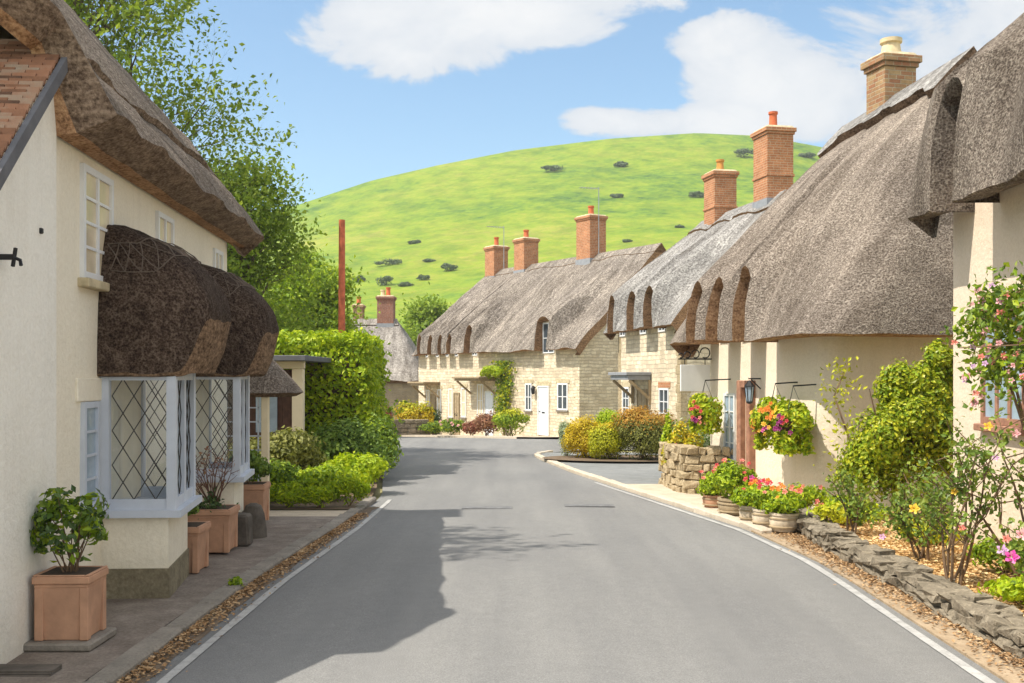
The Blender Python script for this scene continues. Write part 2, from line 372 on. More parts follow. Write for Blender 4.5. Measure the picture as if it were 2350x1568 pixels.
class MB:
    def __init__(s): s.v, s.f, s.m = [], [], []
    def face(s, pts, m=0):
        i = len(s.v); s.v += [tuple(p) for p in pts]; s.f.append(list(range(i, i + len(pts)))); s.m.append(m)
    def box(s, x0, x1, y0, y1, z0, z1, m=0, top=(0, 0), jit=0):
        i = len(s.v); tx, ty = top
        c = [(x0, y0, z0), (x1, y0, z0), (x1, y1, z0), (x0, y1, z0),
             (x0 + tx, y0 + ty, z1), (x1 - tx, y0 + ty, z1), (x1 - tx, y1 - ty, z1), (x0 + tx, y1 - ty, z1)]
        if jit: c = [tuple(a + R.uniform(-jit, jit) for a in p) for p in c]
        s.v += c
        for q in ((3, 2, 1, 0), (4, 5, 6, 7), (0, 1, 5, 4), (1, 2, 6, 5), (2, 3, 7, 6), (3, 0, 4, 7)):
            s.f.append([i + k for k in q]); s.m.append(m)
    def obox(s, c, ax, ay, az, hx, hy, hz, m=0, jit=0):
        i = len(s.v); c = Vector(c)
        for sz in (-1, 1):
            for sx, sy in ((-1, -1), (1, -1), (1, 1), (-1, 1)):
                p = c + ax * (sx * hx) + ay * (sy * hy) + az * (sz * hz)
                if jit: p = p + Vector([R.uniform(-jit, jit) for _ in range(3)])
                s.v.append(tuple(p))
        for q in ((3, 2, 1, 0), (4, 5, 6, 7), (0, 1, 5, 4), (1, 2, 6, 5), (2, 3, 7, 6), (3, 0, 4, 7)):
            s.f.append([i + k for k in q]); s.m.append(m)
    def bar(s, p, q, w, h, up=(0, 0, 1), m=0):
        p, q = Vector(p), Vector(q); d = (q - p); l = d.length; d.normalize()
        a = d.cross(Vector(up))
        if a.length < 1e-4: a = d.cross(Vector((1, 0, 0)))
        a.normalize(); b = a.cross(d)
        s.obox((p + q) / 2, d, a, b, l / 2, w / 2, h / 2, m)
    def tube(s, pts, rad, n=6, m=0, cap=True):
        pts = [Vector(p) for p in pts]; k = len(pts); base = len(s.v)
        ref = Vector((0.31, .9, .2))
        for i, p in enumerate(pts):
            d = (pts[min(i + 1, k - 1)] - pts[max(i - 1, 0)]).normalized()
            a = d.cross(ref)
            if a.length < .05: a = d.cross(Vector((1, 0, 0)))
            a.normalize(); b = d.cross(a); r = rad[i] if hasattr(rad, '__len__') else rad
            for j in range(n):
                t = 2 * math.pi * j / n
                s.v.append(tuple(p + a * (r * math.cos(t)) + b * (r * math.sin(t))))
        for i in range(k - 1):
            for j in range(n):
                j2 = (j + 1) % n
                s.f.append([base + i * n + j, base + i * n + j2, base + (i + 1) * n + j2, base + (i + 1) * n + j]); s.m.append(m)
        if cap:
            s.f.append([base + (k - 1) * n + j for j in range(n)]); s.m.append(m)
            s.f.append([base + j for j in reversed(range(n))]); s.m.append(m)
    def lathe(s, prof, n=20, c=(0, 0, 0), m=0):
        base = len(s.v)
        for r, z in prof:
            for j in range(n):
                t = 2 * math.pi * j / n
                s.v.append((c[0] + r * math.cos(t), c[1] + r * math.sin(t), c[2] + z))
        for i in range(len(prof) - 1):
            for j in range(n):
                j2 = (j + 1) % n
                s.f.append([base + i * n + j, base + i * n + j2, base + (i + 1) * n + j2, base + (i + 1) * n + j]); s.m.append(m)
        s.f.append([base + j for j in reversed(range(n))]); s.m.append(m)
        s.f.append([base + (len(prof) - 1) * n + j for j in range(n)]); s.m.append(m)
    def grid(s, rows, m=0, closed=False, flip=False):
        base = len(s.v); nr, nc = len(rows), len(rows[0])
        for r in rows: s.v += [tuple(p) for p in r]
        for i in range(nr - 1):
            for j in range(nc - 1):
                q = [base + i * nc + j, base + i * nc + j + 1, base + (i + 1) * nc + j + 1, base + (i + 1) * nc + j]
                s.f.append(q[::-1] if flip else q); s.m.append(m)
    def build(s, name, mats, parent=None, smooth=False, bevel=0, sharp=40):
        me = bpy.data.meshes.new(name)
        me.from_pydata(s.v, [], s.f); me.polygons.foreach_set('material_index', s.m)
        if bevel:
            bm = bmesh.new(); bm.from_mesh(me)
            bmesh.ops.bevel(bm, geom=list(bm.edges), offset=bevel, segments=1, affect='EDGES', profile=.5, clamp_overlap=True)
            bm.to_mesh(me); bm.free()
        me.update(); box_uv(me)
        if smooth:
            me.polygons.foreach_set('use_smooth', [True] * len(me.polygons))
            me.set_sharp_from_angle(angle=math.radians(sharp))
        return link(name, me, mats, parent)


def tag(o, label, cat, group=None, kind=None):
    o['label'] = label; o['category'] = cat
    if group: o['group'] = group
    if kind: o['kind'] = kind
    return o


def empty(name, loc, rz=0, label=None, cat=None, group=None):
    o = bpy.data.objects.new(name, None); COL.objects.link(o)
    o.location = loc; o.rotation_euler = (0, 0, rz); o.empty_display_size = .2
    if label: tag(o, label, cat, group)
    return o


def struct(o):
    o['kind'] = 'structure'; return o


# ------------------------------------------------------------------ foliage helpers
def unit(n):
    d = NR.normal(size=(n, 3)); return d / np.linalg.norm(d, axis=1)[:, None]


def leaf_mesh(name, P, Nn, size, mats, parent=None, asp=.55, midx=None, spread=.35):
    n = len(P); P = np.asarray(P, float); Nn = np.asarray(Nn, float)
    sz = size * NR.uniform(1 - spread, 1 + spread, n)[:, None]
    t = np.cross(Nn, unit(n)); t /= (np.linalg.norm(t, axis=1)[:, None] + 1e-9)
    b = np.cross(Nn, t); b /= (np.linalg.norm(b, axis=1)[:, None] + 1e-9)
    fold = Nn * sz * .12
    V = np.empty((n, 4, 3)); V[:, 0] = P - t * sz * .5; V[:, 1] = P + b * sz * asp * .5 + fold
    V[:, 2] = P + t * sz * .5; V[:, 3] = P - b * sz * asp * .5 + fold
    me = bpy.data.meshes.new(name)
    me.from_pydata(V.reshape(-1, 3).tolist(), [], np.arange(4 * n).reshape(n, 4).tolist())
    if midx is not None: me.polygons.foreach_set('material_index', np.asarray(midx, int))
    me.update()
    return link(name, me, mats, parent)


def clump_pts(n, c, r, nclump=14, cr=.42, flat=1.0, seed_top=0.0):
    """leaf positions: lumps spread over an ellipsoid (centre c, radii r) plus filling inside"""
    c = np.array(c, float); r = np.array(r, float)
    d = unit(nclump); d[:, 2] = np.where(d[:, 2] < -.35, -d[:, 2] * .6, d[:, 2])
    cen = d * (1 - cr * .75)
    k = NR.integers(0, nclump, n); q = unit(n)
    rad = cr * NR.uniform(.75, 1.25, nclump)[k] * NR.uniform(.55, 1.08, n)
    p = cen[k] + q * rad[:, None]
    nin = n // 5
    p[:nin] = unit(nin) * NR.uniform(.3, .85, nin)[:, None]
    nn = p / (np.linalg.norm(p, axis=1)[:, None] + 1e-6) * .6 + q * .8
    nn = nn / np.linalg.norm(nn, axis=1)[:, None] + unit(n) * .55
    return p * r + c, nn / np.linalg.norm(nn, axis=1)[:, None]


def twigs(mb, base, c, r, n=10, rad=.012):
    for _ in range(n):
        e = Vector(c) + Vector([R.uniform(-.8, .8) * r[0], R.uniform(-.8, .8) * r[1], R.uniform(-.2, .75) * r[2]])
        b = Vector(base) + Vector((R.uniform(-.15, .15) * r[0], R.uniform(-.15, .15) * r[1], 0))
        m = (b + e) / 2 + Vector((R.uniform(-.1, .1) * r[0], R.uniform(-.1, .1) * r[1], .1 * r[2]))
        mb.tube([b, m, e], [rad, rad * .7, rad * .3], 5)


BLOOM = {}
def bloom_mesh(kind, petals=14, rnd=True):
    if kind in BLOOM: return BLOOM[kind]
    V, F = [], []
    for ring, (nr, rr, tilt) in enumerate(((5, 1.0, .25), (5, .72, .7), (4, .42, 1.2))):
        for i in range(nr):
            a = 2 * math.pi * (i + .35 * ring) / nr; ca, sa = math.cos(a), math.sin(a)
            da = 1.0 * 2 * math.pi / nr * .62
            i0 = len(V)
            def P(rad, ang, z): return (rad * math.cos(ang), rad * math.sin(ang), z)
            V += [P(.08, a, .0), P(rr * .75, a - da / 2, tilt * rr * .55), P(rr, a, tilt * rr * .75), P(rr * .75, a + da / 2, tilt * rr * .55)]
            F.append([i0, i0 + 1, i0 + 2, i0 + 3])
    me = bpy.data.meshes.new('bloom_' + kind); me.from_pydata(V, [], F); me.update()
    me.materials.append(FLO[kind]); BLOOM[kind] = me
    return me


def bloom(parent, p, size, kind, name='bloom', dirn=None):
    o = bpy.data.objects.new(name, bloom_mesh(kind)); COL.objects.link(o)
    o.parent = parent; o.location = p; o.scale = (size,) * 3
    d = Vector(dirn) if dirn is not None else Vector((R.uniform(-.7, .1), R.uniform(-.9, -.2), R.uniform(.2, .8)))
    o.rotation_euler = d.to_track_quat('Z', 'Y').to_euler()
    return o


def bush(name, label, cat, loc, r, n, leaf, mats, group=None, nclump=16, cr=.42, lift=0.0, topmat=None, asp=.55, stems=8, blooms=(), zmin=.01):
    """a shrub: foliage made of leaf faces and a bundle of stems, standing at loc"""
    o = empty(name, loc, 0, label, cat, group)
    c = (0, 0, r[2] * .92 + lift)
    P, Nn = clump_pts(n, c, r, nclump, cr)
    keep = P[:, 2] > zmin; P, Nn = P[keep], Nn[keep]
    mm = mats if isinstance(mats, list) else [mats]
    idx = NR.integers(0, len(mm), len(P)) if len(mm) > 1 else np.zeros(len(P), int)
    if topmat is not None:
        mm = mm + [topmat[0]]
        h = P[:, 2] / (c[2] + r[2]) + NR.normal(0, .09, len(P))
        idx = np.where(h > topmat[1], len(mm) - 1, idx)
    leaf_mesh('foliage', P, Nn, leaf, mm, o, asp, idx)
    mb = MB(); twigs(mb, (0, 0, 0), c, r, stems, max(.006, min(r) * .025)); mb.build('stems', STEM, o, True)
    for kind, k, sz in blooms:
        for _ in range(k):
            d = Vector((R.uniform(-.9, .6), R.uniform(-1, -.1), R.uniform(-.4, 1))).normalized()
            bloom(o, Vector(c) + Vector((d.x * r[0], d.y * r[1], d.z * r[2])) * .98, sz, kind)
    return o


def tree(name, label, base, h, spread, nlimb, leafn, leaf, mat, r0=.22, seed=3, first=.25, up=.35, lean=(0, 0), group=None, depth=4, thin=1.0, lvar=.22, keep=None):
    rr = random.Random(seed)
    o = empty(name, base, 0, label, 'tree', group)
    mb = MB(); tips = []
    def seg(p, d, ln, r, dep):
        pts, rad = [p.copy()], [r]; k = 4; q = p.copy(); dd = d.copy()
        for i in range(k):
            dd = (dd + Vector((rr.uniform(-1, 1), rr.uniform(-1, 1), rr.uniform(-.5, .9) * 1.0)) * .17 + Vector((0, 0, up * .12))).normalized()
            q = q + dd * (ln / k); pts.append(q.copy()); rad.append(r * (1 - .16 * (i + 1)))
        mb.tube(pts, rad, 6 if dep > 2 else 4, cap=False)
        if dep <= 1:
            tips.extend(pts[1:])
        if dep == 0: return
        nchild = 3 if dep < 3 else 4
        for i in range(nchild):
            f = rr.uniform(.45, 1.0) if i else 1.0
            j = min(int(f * k), k); b = pts[j]
            a = rr.uniform(.35, .85); ax = dd.cross(Vector((rr.uniform(-1, 1), rr.uniform(-1, 1), rr.uniform(-1, 1)))).normalized()
            nd = (Matrix.Rotation(a, 3, ax) @ dd).normalized()
            seg(b, nd, ln * rr.uniform(.55, .78), rad[j] * rr.uniform(.5, .7), dep - 1)
    # trunk
    th = h * first; tp = [Vector((0, 0, -.2))]; tr = [r0 * 1.35]
    for i in range(1, 9):
        t = i / 8; tp.append(Vector((lean[0] * t + rr.uniform(-.05, .05), lean[1] * t + rr.uniform(-.05, .05), h * .72 * t))); tr.append(r0 * (1 - .72 * t))
    mb.tube(tp, tr, 9)
    for i in range(nlimb):
        t = first + (1 - first) * (i + rr.uniform(0, .6)) / nlimb; t = min(.99, t)
        j = min(int(t * 8), 7); p = tp[j].lerp(tp[j + 1], t * 8 - j)
        a = i * 2.399 + rr.uniform(-.4, .4); el = lerp(.15, 1.0, t) + rr.uniform(-.1, .25)
        d = Vector((math.cos(a) * math.cos(el), math.sin(a) * math.cos(el), math.sin(el)))
        seg(p, d, spread * rr.uniform(.42, .58) * (1.15 - .45 * t), r0 * lerp(.5, .25, t), depth - 1)
    mb.build('trunk', BARK, o, True)
    T = np.array([tuple(t) for t in tips])
    k = NR.integers(0, len(T), leafn)
    P = T[k] + NR.normal(0, lvar, (leafn, 3)) * np.array([1, 1, .8])
    Nn = unit(leafn) + np.array([-.2, 0, .5]); Nn /= np.linalg.norm(Nn, axis=1)[:, None]
    leaf_mesh('crown', P, Nn, leaf, mat, o, .6)
    return o


# ------------------------------------------------------------------ building helpers
def frame(P0, P1):
    """origin and heading of a facade: local x runs along it, local y points to the street"""
    d = Vector((P1[0] - P0[0], P1[1] - P0[1], 0))
    return Vector((P0[0], P0[1], 0)), math.atan2(d.y, d.x), d.length


def thatch(parent, L_, ov, zE, ze, Tf, mats, oh=(.3, .3), dorm=(), hip0=None, hip1=None, seed=0, step=.14, thick=.36,
           back=None, name='thatched_roof', cap=None, amp=.035, ext=None, bulge=.06, fall=.75, folds=(), layer=0, rim3=False):
    """thatched roof. Columns run from the ridge T through a knee K to the outer eave E, then the cut edge to I on the wall.
       dorm: (centre, half width, lip height, lip overhang) - swept up over an upper window and cut away below"""
    sv = Vector((seed * 7.3, seed * 3.1, 0))
    x0, x1 = -oh[0], L_ + oh[1]
    cols = []
    def wof(x):
        w, zd, od = 0, None, None; best = 1e9
        for c, hw, z, o_ in dorm:
            dd = abs(x - c) - hw
            ww = 1 - sstep(max(0, dd) / fall)
            w = max(w, ww)
            if dd < best: best, zd, od = dd, z, o_
        return w, (zd if zd else ze + .9), (od if od else .4)
    def mk(x, cut=False):
        T = Vector(Tf(x)); E = Vector((x, ov, zE)); I = Vector((x, .03, ze)); w, zd, od = wof(x)
        if ext and x > ext[0]: k_ = max(0, min(1, (x - ext[0] - .3) / 1.3)); E = Vector((x, lerp(ext[1], -1.0, k_), lerp(ext[2], 5.45, k_))); I = E + Vector((0, -.22, -.26))
        t = (T.z - zd) / (T.z - E.z); t = max(.2, min(.85, t)); Km = T.lerp(E, t); Kd = Vector((x, od, zd))
        for c_, hw_, z_, o_ in dorm:
            if abs(x - c_) <= hw_ + .06: Kd = Kd - Vector((0, 0, .20 * min(1, abs(x - c_) / hw_) ** 2))
        fd = Vector((0, .7, .7)) * sum(fa * math.exp(-((x - fxx) / fw_) ** 2) for fxx, fa, fw_ in folds) * (1 - w)
        return dict(x=x, T=T, K=Km.lerp(Kd, w) + fd, E=E, I=I, cut=cut, lip=Vector((x, -.02, zd - .2)), w=w)
    if hip0:
        T0 = Vector(Tf(hip0['x']))
        for e, inn in hip0['path']:
            E, I = Vector(e), Vector(inn)
            cols.append(dict(x=None, T=T0, K=T0.lerp(E, .62), E=E, I=I, cut=False, w=0))
        x0 = hip0['x']
    if hip1: x1 = hip1['x']
    xs = list(np.arange(x0, x1, step)) + [x1]
    ev = [(x, 0) for x in xs if not any(abs(x - c) < hw + .05 for c, hw, _, _ in dorm)]
    for c, hw, _, _ in dorm:
        for k in range(5): ev.append((c - hw + 2 * hw * k / 4, 1))
        ev += [(c - hw - 1e-4, 0), (c + hw + 1e-4, 0), (c - hw - .05, 0), (c + hw + .05, 0)]
    for x, cut in sorted(ev): cols.append(mk(x, bool(cut)))
    if hip1:
        T0 = Vector(Tf(hip1['x']))
        for e, inn in hip1['path']:
            E, I = Vector(e), Vector(inn)
            cols.append(dict(x=None, T=T0, K=T0.lerp(E, .62), E=E, I=I, cut=False, w=0))
    n1, n2 = 14, 6
    def disp(p, out, a=1.0):
        q = p * 1.0 + sv
        d = mnoise.noise(Vector((q.x * 1.1, q.y * .6, q.z * .6))) * amp * 1.6 + mnoise.noise(q * 4.1) * amp * .5
        return p + out * d * a
    cen = Vector((L_ / 2, -20, 0))
    for c in cols:
        T, K, E = c['T'], c['K'], c['E']; d = (E - T)
        hd = Vector((d.x, d.y, 0)); hd = hd.normalized() if hd.length > 1e-3 else Vector((0, 1, 0))
        out = (hd * .7 + Vector((0, 0, .7)))
        up = []
        for i in range(n1 + 1):
            t = i / n1; p = T.lerp(K, t) + out * (bulge * math.sin(math.pi * t))
            up.append(disp(p, out, min(1, t * 3)))
        lo = [up[-1]]
        if layer: up = [p + out * (layer * min(1, i_ / 3)) for i_, p in enumerate(up)]
        for i in range(1, n2 + 1):
            t = i / n2; p = K.lerp(E, t)
            p = p + out * (.05 * math.sin(math.pi * t))
            if i == n2: p = p - Vector((0, 0, .02))
            lo.append(disp(p, out, 1.0))
        c['up'], c['lo'] = up, lo
        e = lo[-1]; c['rim'] = [e, e.lerp(c['I'], .08) - Vector((0, 0, .025)), e.lerp(c['I'], .66) - Vector((0, 0, .035)), c['I']]
    mb = MB()
    # upper slope as shared grid
    mb.grid([c['up'] for c in cols])
    if layer: mb.grid([[c['up'][-1], c['up'][-1] * .3 + c['lo'][0] * .7 - Vector((0, 0, .02)), c['lo'][0]] for c in cols], 1)
    # lower slope + cut rim, in runs between clefts
    run = []
    def flush(run):
        if len(run) > 1:
            mb.grid([c['lo'] for c in run])
            if rim3: mb.grid([c['rim'][:3] for c in run], 1); mb.grid([c['rim'][2:] for c in run], 2)
            else: mb.grid([c['rim'] for c in run], 1)
    for c in cols:
        if c['cut']:
            flush(run); run = []
        else: run.append(c)
    flush(run)
    cut = [c for c in cols if c['cut']]
    grp = []
    for c in cut:
        if grp and abs(c['x'] - grp[-1][-1]['x']) < .5 * 1 and any(abs(c['x'] - d[0]) <= d[1] + 1e-6 and abs(grp[-1][-1]['x'] - d[0]) <= d[1] + 1e-6 for d in dorm): grp[-1].append(c)
        else: grp.append([c])
    for g in grp:
        mb.grid([[c['up'][-1], c['up'][-1].lerp(c['lip'], .15) - Vector((0, 0, .05)), c['lip']] for c in g], 1)
    for i, c in enumerate(cols[:-1]):
        d = cols[i + 1]
        if c['cut'] != d['cut']:
            s_ = c if not c['cut'] else d
            outp = s_['lo'] + s_['rim'][1:]
            inn = [Vector((p.x, min(p.y, -.02), p.z)) for p in outp]
            inn = [Vector((p.x, -.02, p.z)) for p in outp]
            mb.grid([outp, inn], 1, flip=c['cut'])
    # gable verges
    for end, hp in ((0, hip0), (-1, hip1)):
        if hp: continue
        c = cols[end]; op = c['up'] + c['lo'][1:]
        d = (c['E'] - c['T']).normalized(); n_ = Vector((0, -d.z, d.y))
        ip = [p - n_ * thick for p in op]; sgn = 1 if end == 0 else -1
        inset = (oh[0] if end == 0 else oh[1]) + .05
        ip2 = [p + Vector((sgn * inset, 0, 0)) for p in ip]
        mb.grid([op, ip], 1, flip=(end == 0)); mb.grid([ip, ip2], 1, flip=(end == 0))
    # back slope
    yb = back if back is not None else 2 * min(c['T'].y for c in cols)
    bc = []
    for c in cols:
        if c['x'] is None and (hip0 or hip1):
            continue
        T = c['up'][0]; bc.append([T, Vector((T.x, (T.y + yb) / 2, (T.z + ze) / 2 + .1)), Vector((T.x, yb - .4, ze))])
    mb.grid(bc, 0, flip=True)
    ro = mb.build(name, mats, parent, True, sharp=50)
    if cap:
        ext_, amp_, per, th = cap
        m2 = MB(); top, mid, low, low2, bk = [], [], [], [], []
        for c in cols:
            if c['x'] is None or not (cap_rng[0] <= c['x'] <= cap_rng[1]): continue
            up = c['up']; T = up[0]; d = (up[4] - up[0]).normalized(); n_ = Vector((0, -d.z, d.y)).normalized()
            tri = abs(((c['x'] / per) % 1) * 2 - 1); e = ext_ + amp_ * tri
            seg = (up[-1] - up[0]).length; k = e / seg * n1; k0 = min(int(k), n1 - 1)
            pl = up[k0].lerp(up[k0 + 1], k - k0)
            k5 = k * .5; k1 = int(k5); pm = up[k1].lerp(up[k1 + 1], k5 - k1)
            top.append(T + Vector((0, 0, th * 1.5))); mid.append(pm + n_ * th * 1.1); low.append(pl + n_ * th); low2.append(pl - n_ * .03)
            bk.append(Vector((T.x, T.y - e * .6, T.z - e * .75 + th)))
        rows = list(zip(top, mid, low))
        m2.grid([list(r) for r in rows]); m2.grid([list(r) for r in zip(low, low2)], 1); m2.grid([list(r) for r in zip(bk, top)])
        m2.face([top[0], mid[0], low[0], low2[0], bk[0]], 1); m2.face([top[-1], mid[-1], low[-1], low2[-1], bk[-1]][::-1], 1)
        m2.build('ridge_cap', cap_mats or mats, ro, True, sharp=50)
    return ro


cap_rng = [-1e9, 1e9]; cap_mats = None


def shell(parent, L_, depth, z0, ze, ry, rz, mat, dorm=(), gables=True, lo_front=None, name='wall'):
    """house walls: front on y=0, gables at x=0 and x=L, back; raised behind the upper windows"""
    mb = MB(); nx = max(2, int(L_ / .3)); nz = max(2, int((ze - z0) / .3))
    rows = []
    for i in range(nx + 1):
        x = L_ * i / nx
        rows.append([Vector((x, .012 * mnoise.noise(Vector((x * .8, z0 + k * .3, L_))) if 0 < i < nx else 0, lerp(z0, ze, k / nz))) for k in range(nz + 1)])
    mb.grid(rows, flip=True)
    for c, hw, zd, _ in dorm:
        mb.box(c - hw - .12, c + hw + .12, -.22, -.004, ze - .1, zd - .05)
    for x, fl in ((0, 0), (L_, 1)):
        p = [(x, 0, z0), (x, 0, ze)]
        if gables: p.append((x, ry, rz))
        p += [(x, -depth, ze), (x, -depth, z0)]
        mb.face(p if fl else p[::-1])
    mb.face([(0, -depth, z0), (L_, -depth, z0), (L_, -depth, ze), (0, -depth, ze)][::-1])
    return mb.build(name, mat, parent, False)


def window(parent, x0, x1, z0, z1, cols=2, rows=3, fm='white', pm='pane_dark', fw=.05, bw=.022, y=0.0, dep=.035, sill=None, lintel=None, name='window'):
    mb = MB()
    f = y + dep
    mb.box(x0, x0 + fw, y - .05, f, z0, z1); mb.box(x1 - fw, x1, y - .05, f, z0, z1)
    mb.box(x0 + fw, x1 - fw, y - .05, f - .002, z0, z0 + fw); mb.box(x0 + fw, x1 - fw, y - .05, f - .002, z1 - fw, z1)
    w = x1 - x0 - 2 * fw; h = z1 - z0 - 2 * fw
    for i in range(1, cols):
        xc = x0 + fw + w * i / cols
        b = bw * (1.8 if cols % 2 == 0 and i == cols // 2 else 1)
        mb.box(xc - b / 2, xc + b / 2, y - .05, f - .006, z0 + fw, z1 - fw)
    for k in range(1, rows):
        zc = z0 + fw + h * k / rows
        mb.box(x0 + fw, x1 - fw, y - .05, f - .009, zc - bw / 2, zc + bw / 2)
    o = mb.build(name, M[fm], parent)
    p = MB(); p.box(x0 + fw * .5, x1 - fw * .5, y - .04, y + .012, z0 + fw * .5, z1 - fw * .5); p.build('pane', M[pm], o)
    if sill:
        s = MB(); s.box(x0 - .05, x1 + .05, y - .04, y + .09, z0 - .075, z0 - .003); s.build('sill', M[sill], o, bevel=.008)
    if lintel:
        s = MB(); s.box(x0 - .12, x1 + .12, y - .04, y + .022, z1 + .003, z1 + .19); s.build('lintel', M[lintel], o, bevel=.008)
    return o


def door(parent, x0, x1, z0, z1, mat='door_white', fm='white', y=0.0, lintel=None):
    mb = MB(); f = y + .03
    mb.box(x0 + .06, x1 - .06, y - .05, f, z0, z1 - .06)
    w = x1 - x0 - .12; h = z1 - z0
    for (a, b, c, d) in ((.12, .46, .1, .42), (.54, .88, .1, .42), (.12, .46, .5, .9), (.54, .88, .5, .9)):
        mb.box(x0 + .06 + w * a, x0 + .06 + w * b, y - .02, f + .012, z0 + h * c, z0 + h * d)
    o = mb.build('door', M[mat], parent, bevel=.004)
    fr = MB(); fr.box(x0, x0 + .057, y - .05, f + .03, z0, z1); fr.box(x1 - .057, x1, y - .05, f + .03, z0, z1)
    fr.box(x0 + .057, x1 - .057, y - .05, f + .028, z1 - .057, z1); fr.build('door_frame', M[fm], o)
    hd = MB(); hd.box(x0 + .06 + w * .82, x0 + .06 + w * .9, f + .012, f + .05, z0 + h * .47, z0 + h * .49)
    hd.build('handle', M['iron'], o)
    lb = MB(); lb.box(x0 + .06 + w * .36, x0 + .06 + w * .64, f + .013, f + .024, z0 + h * .45, z0 + h * .475); lb.build('letterbox', M['iron'], o)
    if lintel:
        s = MB(); s.box(x0 - .15, x1 + .15, y - .04, y + .022, z1 + .003, z1 + .2); s.build('lintel', M[lintel], o, bevel=.008)
    return o


def chimney(parent, x, y, z0, h, w, d, mat='brick', pots=(('pot_red', 0, 0, .4, .11),), cap='brick', band=True, flash=True, rot=0):
    mb = MB()
    mb.box(-w / 2, w / 2, -d / 2, d / 2, 0, h - .2)
    if band: mb.box(-w / 2 - .03, w / 2 + .03, -d / 2 - .03, d / 2 + .03, h * .42, h * .42 + .08)
    mb.box(-w / 2 - .035, w / 2 + .035, -d / 2 - .035, d / 2 + .035, h - .2, h - .12)
    mb.box(-w / 2 - .075, w / 2 + .075, -d / 2 - .075, d / 2 + .075, h - .12, h - .0)
    o = mb.build('chimney', M[mat], parent, bevel=.006)
    o.location = (x, y, z0); o.rotation_euler = (0, 0, rot)
    c = MB(); c.box(-w / 2 - .03, w / 2 + .03, -d / 2 - .03, d / 2 + .03, h + .003, h + .07, top=(.05, .05)); c.build('chimney_cap', M[cap if cap != 'brick' else 'cap_stone'], o, bevel=.01)
    for pm, px, py, ph, pr in pots:
        p = MB(); p.lathe([(pr * 1.1, 0), (pr * 1.1, .05), (pr, .08), (pr * .9, ph - .09), (pr * 1.12, ph - .07), (pr * 1.12, ph), (pr * .8, ph), (pr * .8, ph - .12)], 14, (px, py, h + .06))
        p.build('chimney_pot', M[pm], o, True)
    if flash:
        fl = MB(); fl.box(-w / 2 - .025, w / 2 + .025, -d / 2 - .025, d / 2 + .025, .02, h * .16); fl.build('flashing', M['lead'], o)
    return o


def aerial(parent, x, y, z0, h):
    mb = MB(); mb.tube([(x, y, z0), (x, y, z0 + h)], .02, 6)
    mb.bar((x, y, z0 + h - .08), (x + .15, y + 1.0, z0 + h - .08), .025, .025)
    for k in range(6):
        c = Vector((x, y, z0 + h - .08)).lerp(Vector((x + .15, y + 1.0, z0 + h - .08)), .15 + k * .16)
        mb.bar(c + Vector((-.25 + k * .015, .03, 0)), c + Vector((.25 - k * .015, -.03, 0)), .015, .015)
    return mb.build('tv_aerial', M['alu'], parent)


def dry_wall(name, label, cat, path, height, thick, ch=.1, sl=(.2, .5), mat='rubble', group=None, jit=.02, zf=None, capslab=False):
    """stone wall along a path of world points: courses of uneven stones round a solid heart, one object"""
    o0 = Vector((path[0][0], path[0][1], 0)); mb = MB(); up = Vector((0, 0, 1))
    for (a, b) in zip(path[:-1], path[1:]):
        A, B = Vector((a[0], a[1], 0)) - o0, Vector((b[0], b[1], 0)) - o0
        d = (B - A); ln = d.length; d.normalize(); nrm = Vector((-d.y, d.x, 0))
        k = 0; nc = max(1, int(height / ch))
        za = zf(a[1]) if zf else 0; zb = zf(b[1]) if zf else 0
        c = (A + B) / 2; mb.obox(c + up * ((za + zb) / 2 + height / 2 - .05), d, nrm, up, ln / 2, thick / 2 - .05, height / 2 - .03)
        for ci in range(nc):
            t = -R.uniform(0, .2)
            while t < ln:
                l = R.uniform(*sl); zz = lerp(za, zb, max(0, min(1, t / ln)))
                hh = height / nc * .5 * R.uniform(.82, 1.0); off = R.uniform(-.02, .03)
                tc = min(t + l / 2, ln)
                last = ci == nc - 1
                for side in ((-1, 1) if capslab or not last else (0,)):
                    th = thick / 2 + R.uniform(-.01, .04) if side == 0 else thick * .26
                    mb.obox(A + d * tc + nrm * (side * (thick / 2 - thick * .22) + off) + up * (zz + height / nc * (ci + .5)), d, nrm, up, l / 2 - .006, th, hh, jit=jit)
                t += l
    o = mb.build(name, M[mat], None, bevel=.014)
    o.location = o0; tag(o, label, cat, group)
    return o


# ------------------------------------------------------------------ ground, road, hill
XL = [(-12, -2.45), (6.7, -2.43), (9.5, -2.39), (11.5, -2.33), (14, -2.25), (17.5, -2.18), (19, -2.28), (23, -2.75), (27.5, -3.4), (33, -4.2), (40, -5.2), (46, -8), (52, -12.5), (60, -20)]
XR = [(-12, 3.0), (6.7, 3.08), (11.2, 3.18), (13.7, 3.02), (16.8, 2.48), (19.5, 2.0), (23.7, 1.3), (27.5, .82), (29.8, .58), (31, .75), (32, 1.3), (32.8, 2.4), (33.4, 4.5), (34, 11), (39.5, 11), (40, 4.2), (40.6, 3.0), (44, .4), (50, -3.6), (60, -10)]
HCREST = [(-.9, .02), (-.7, .045), (-.474, .09), (-.353, .127), (-.232, .150), (-.196, .160), (-.131, .1815), (-.07, .1956), (.002, .2097), (.091, .2206), (.171, .2258), (.232, .2230), (.292, .2117), (.373, .1875), (.474, .15), (.7, .07), (.9, .03)]


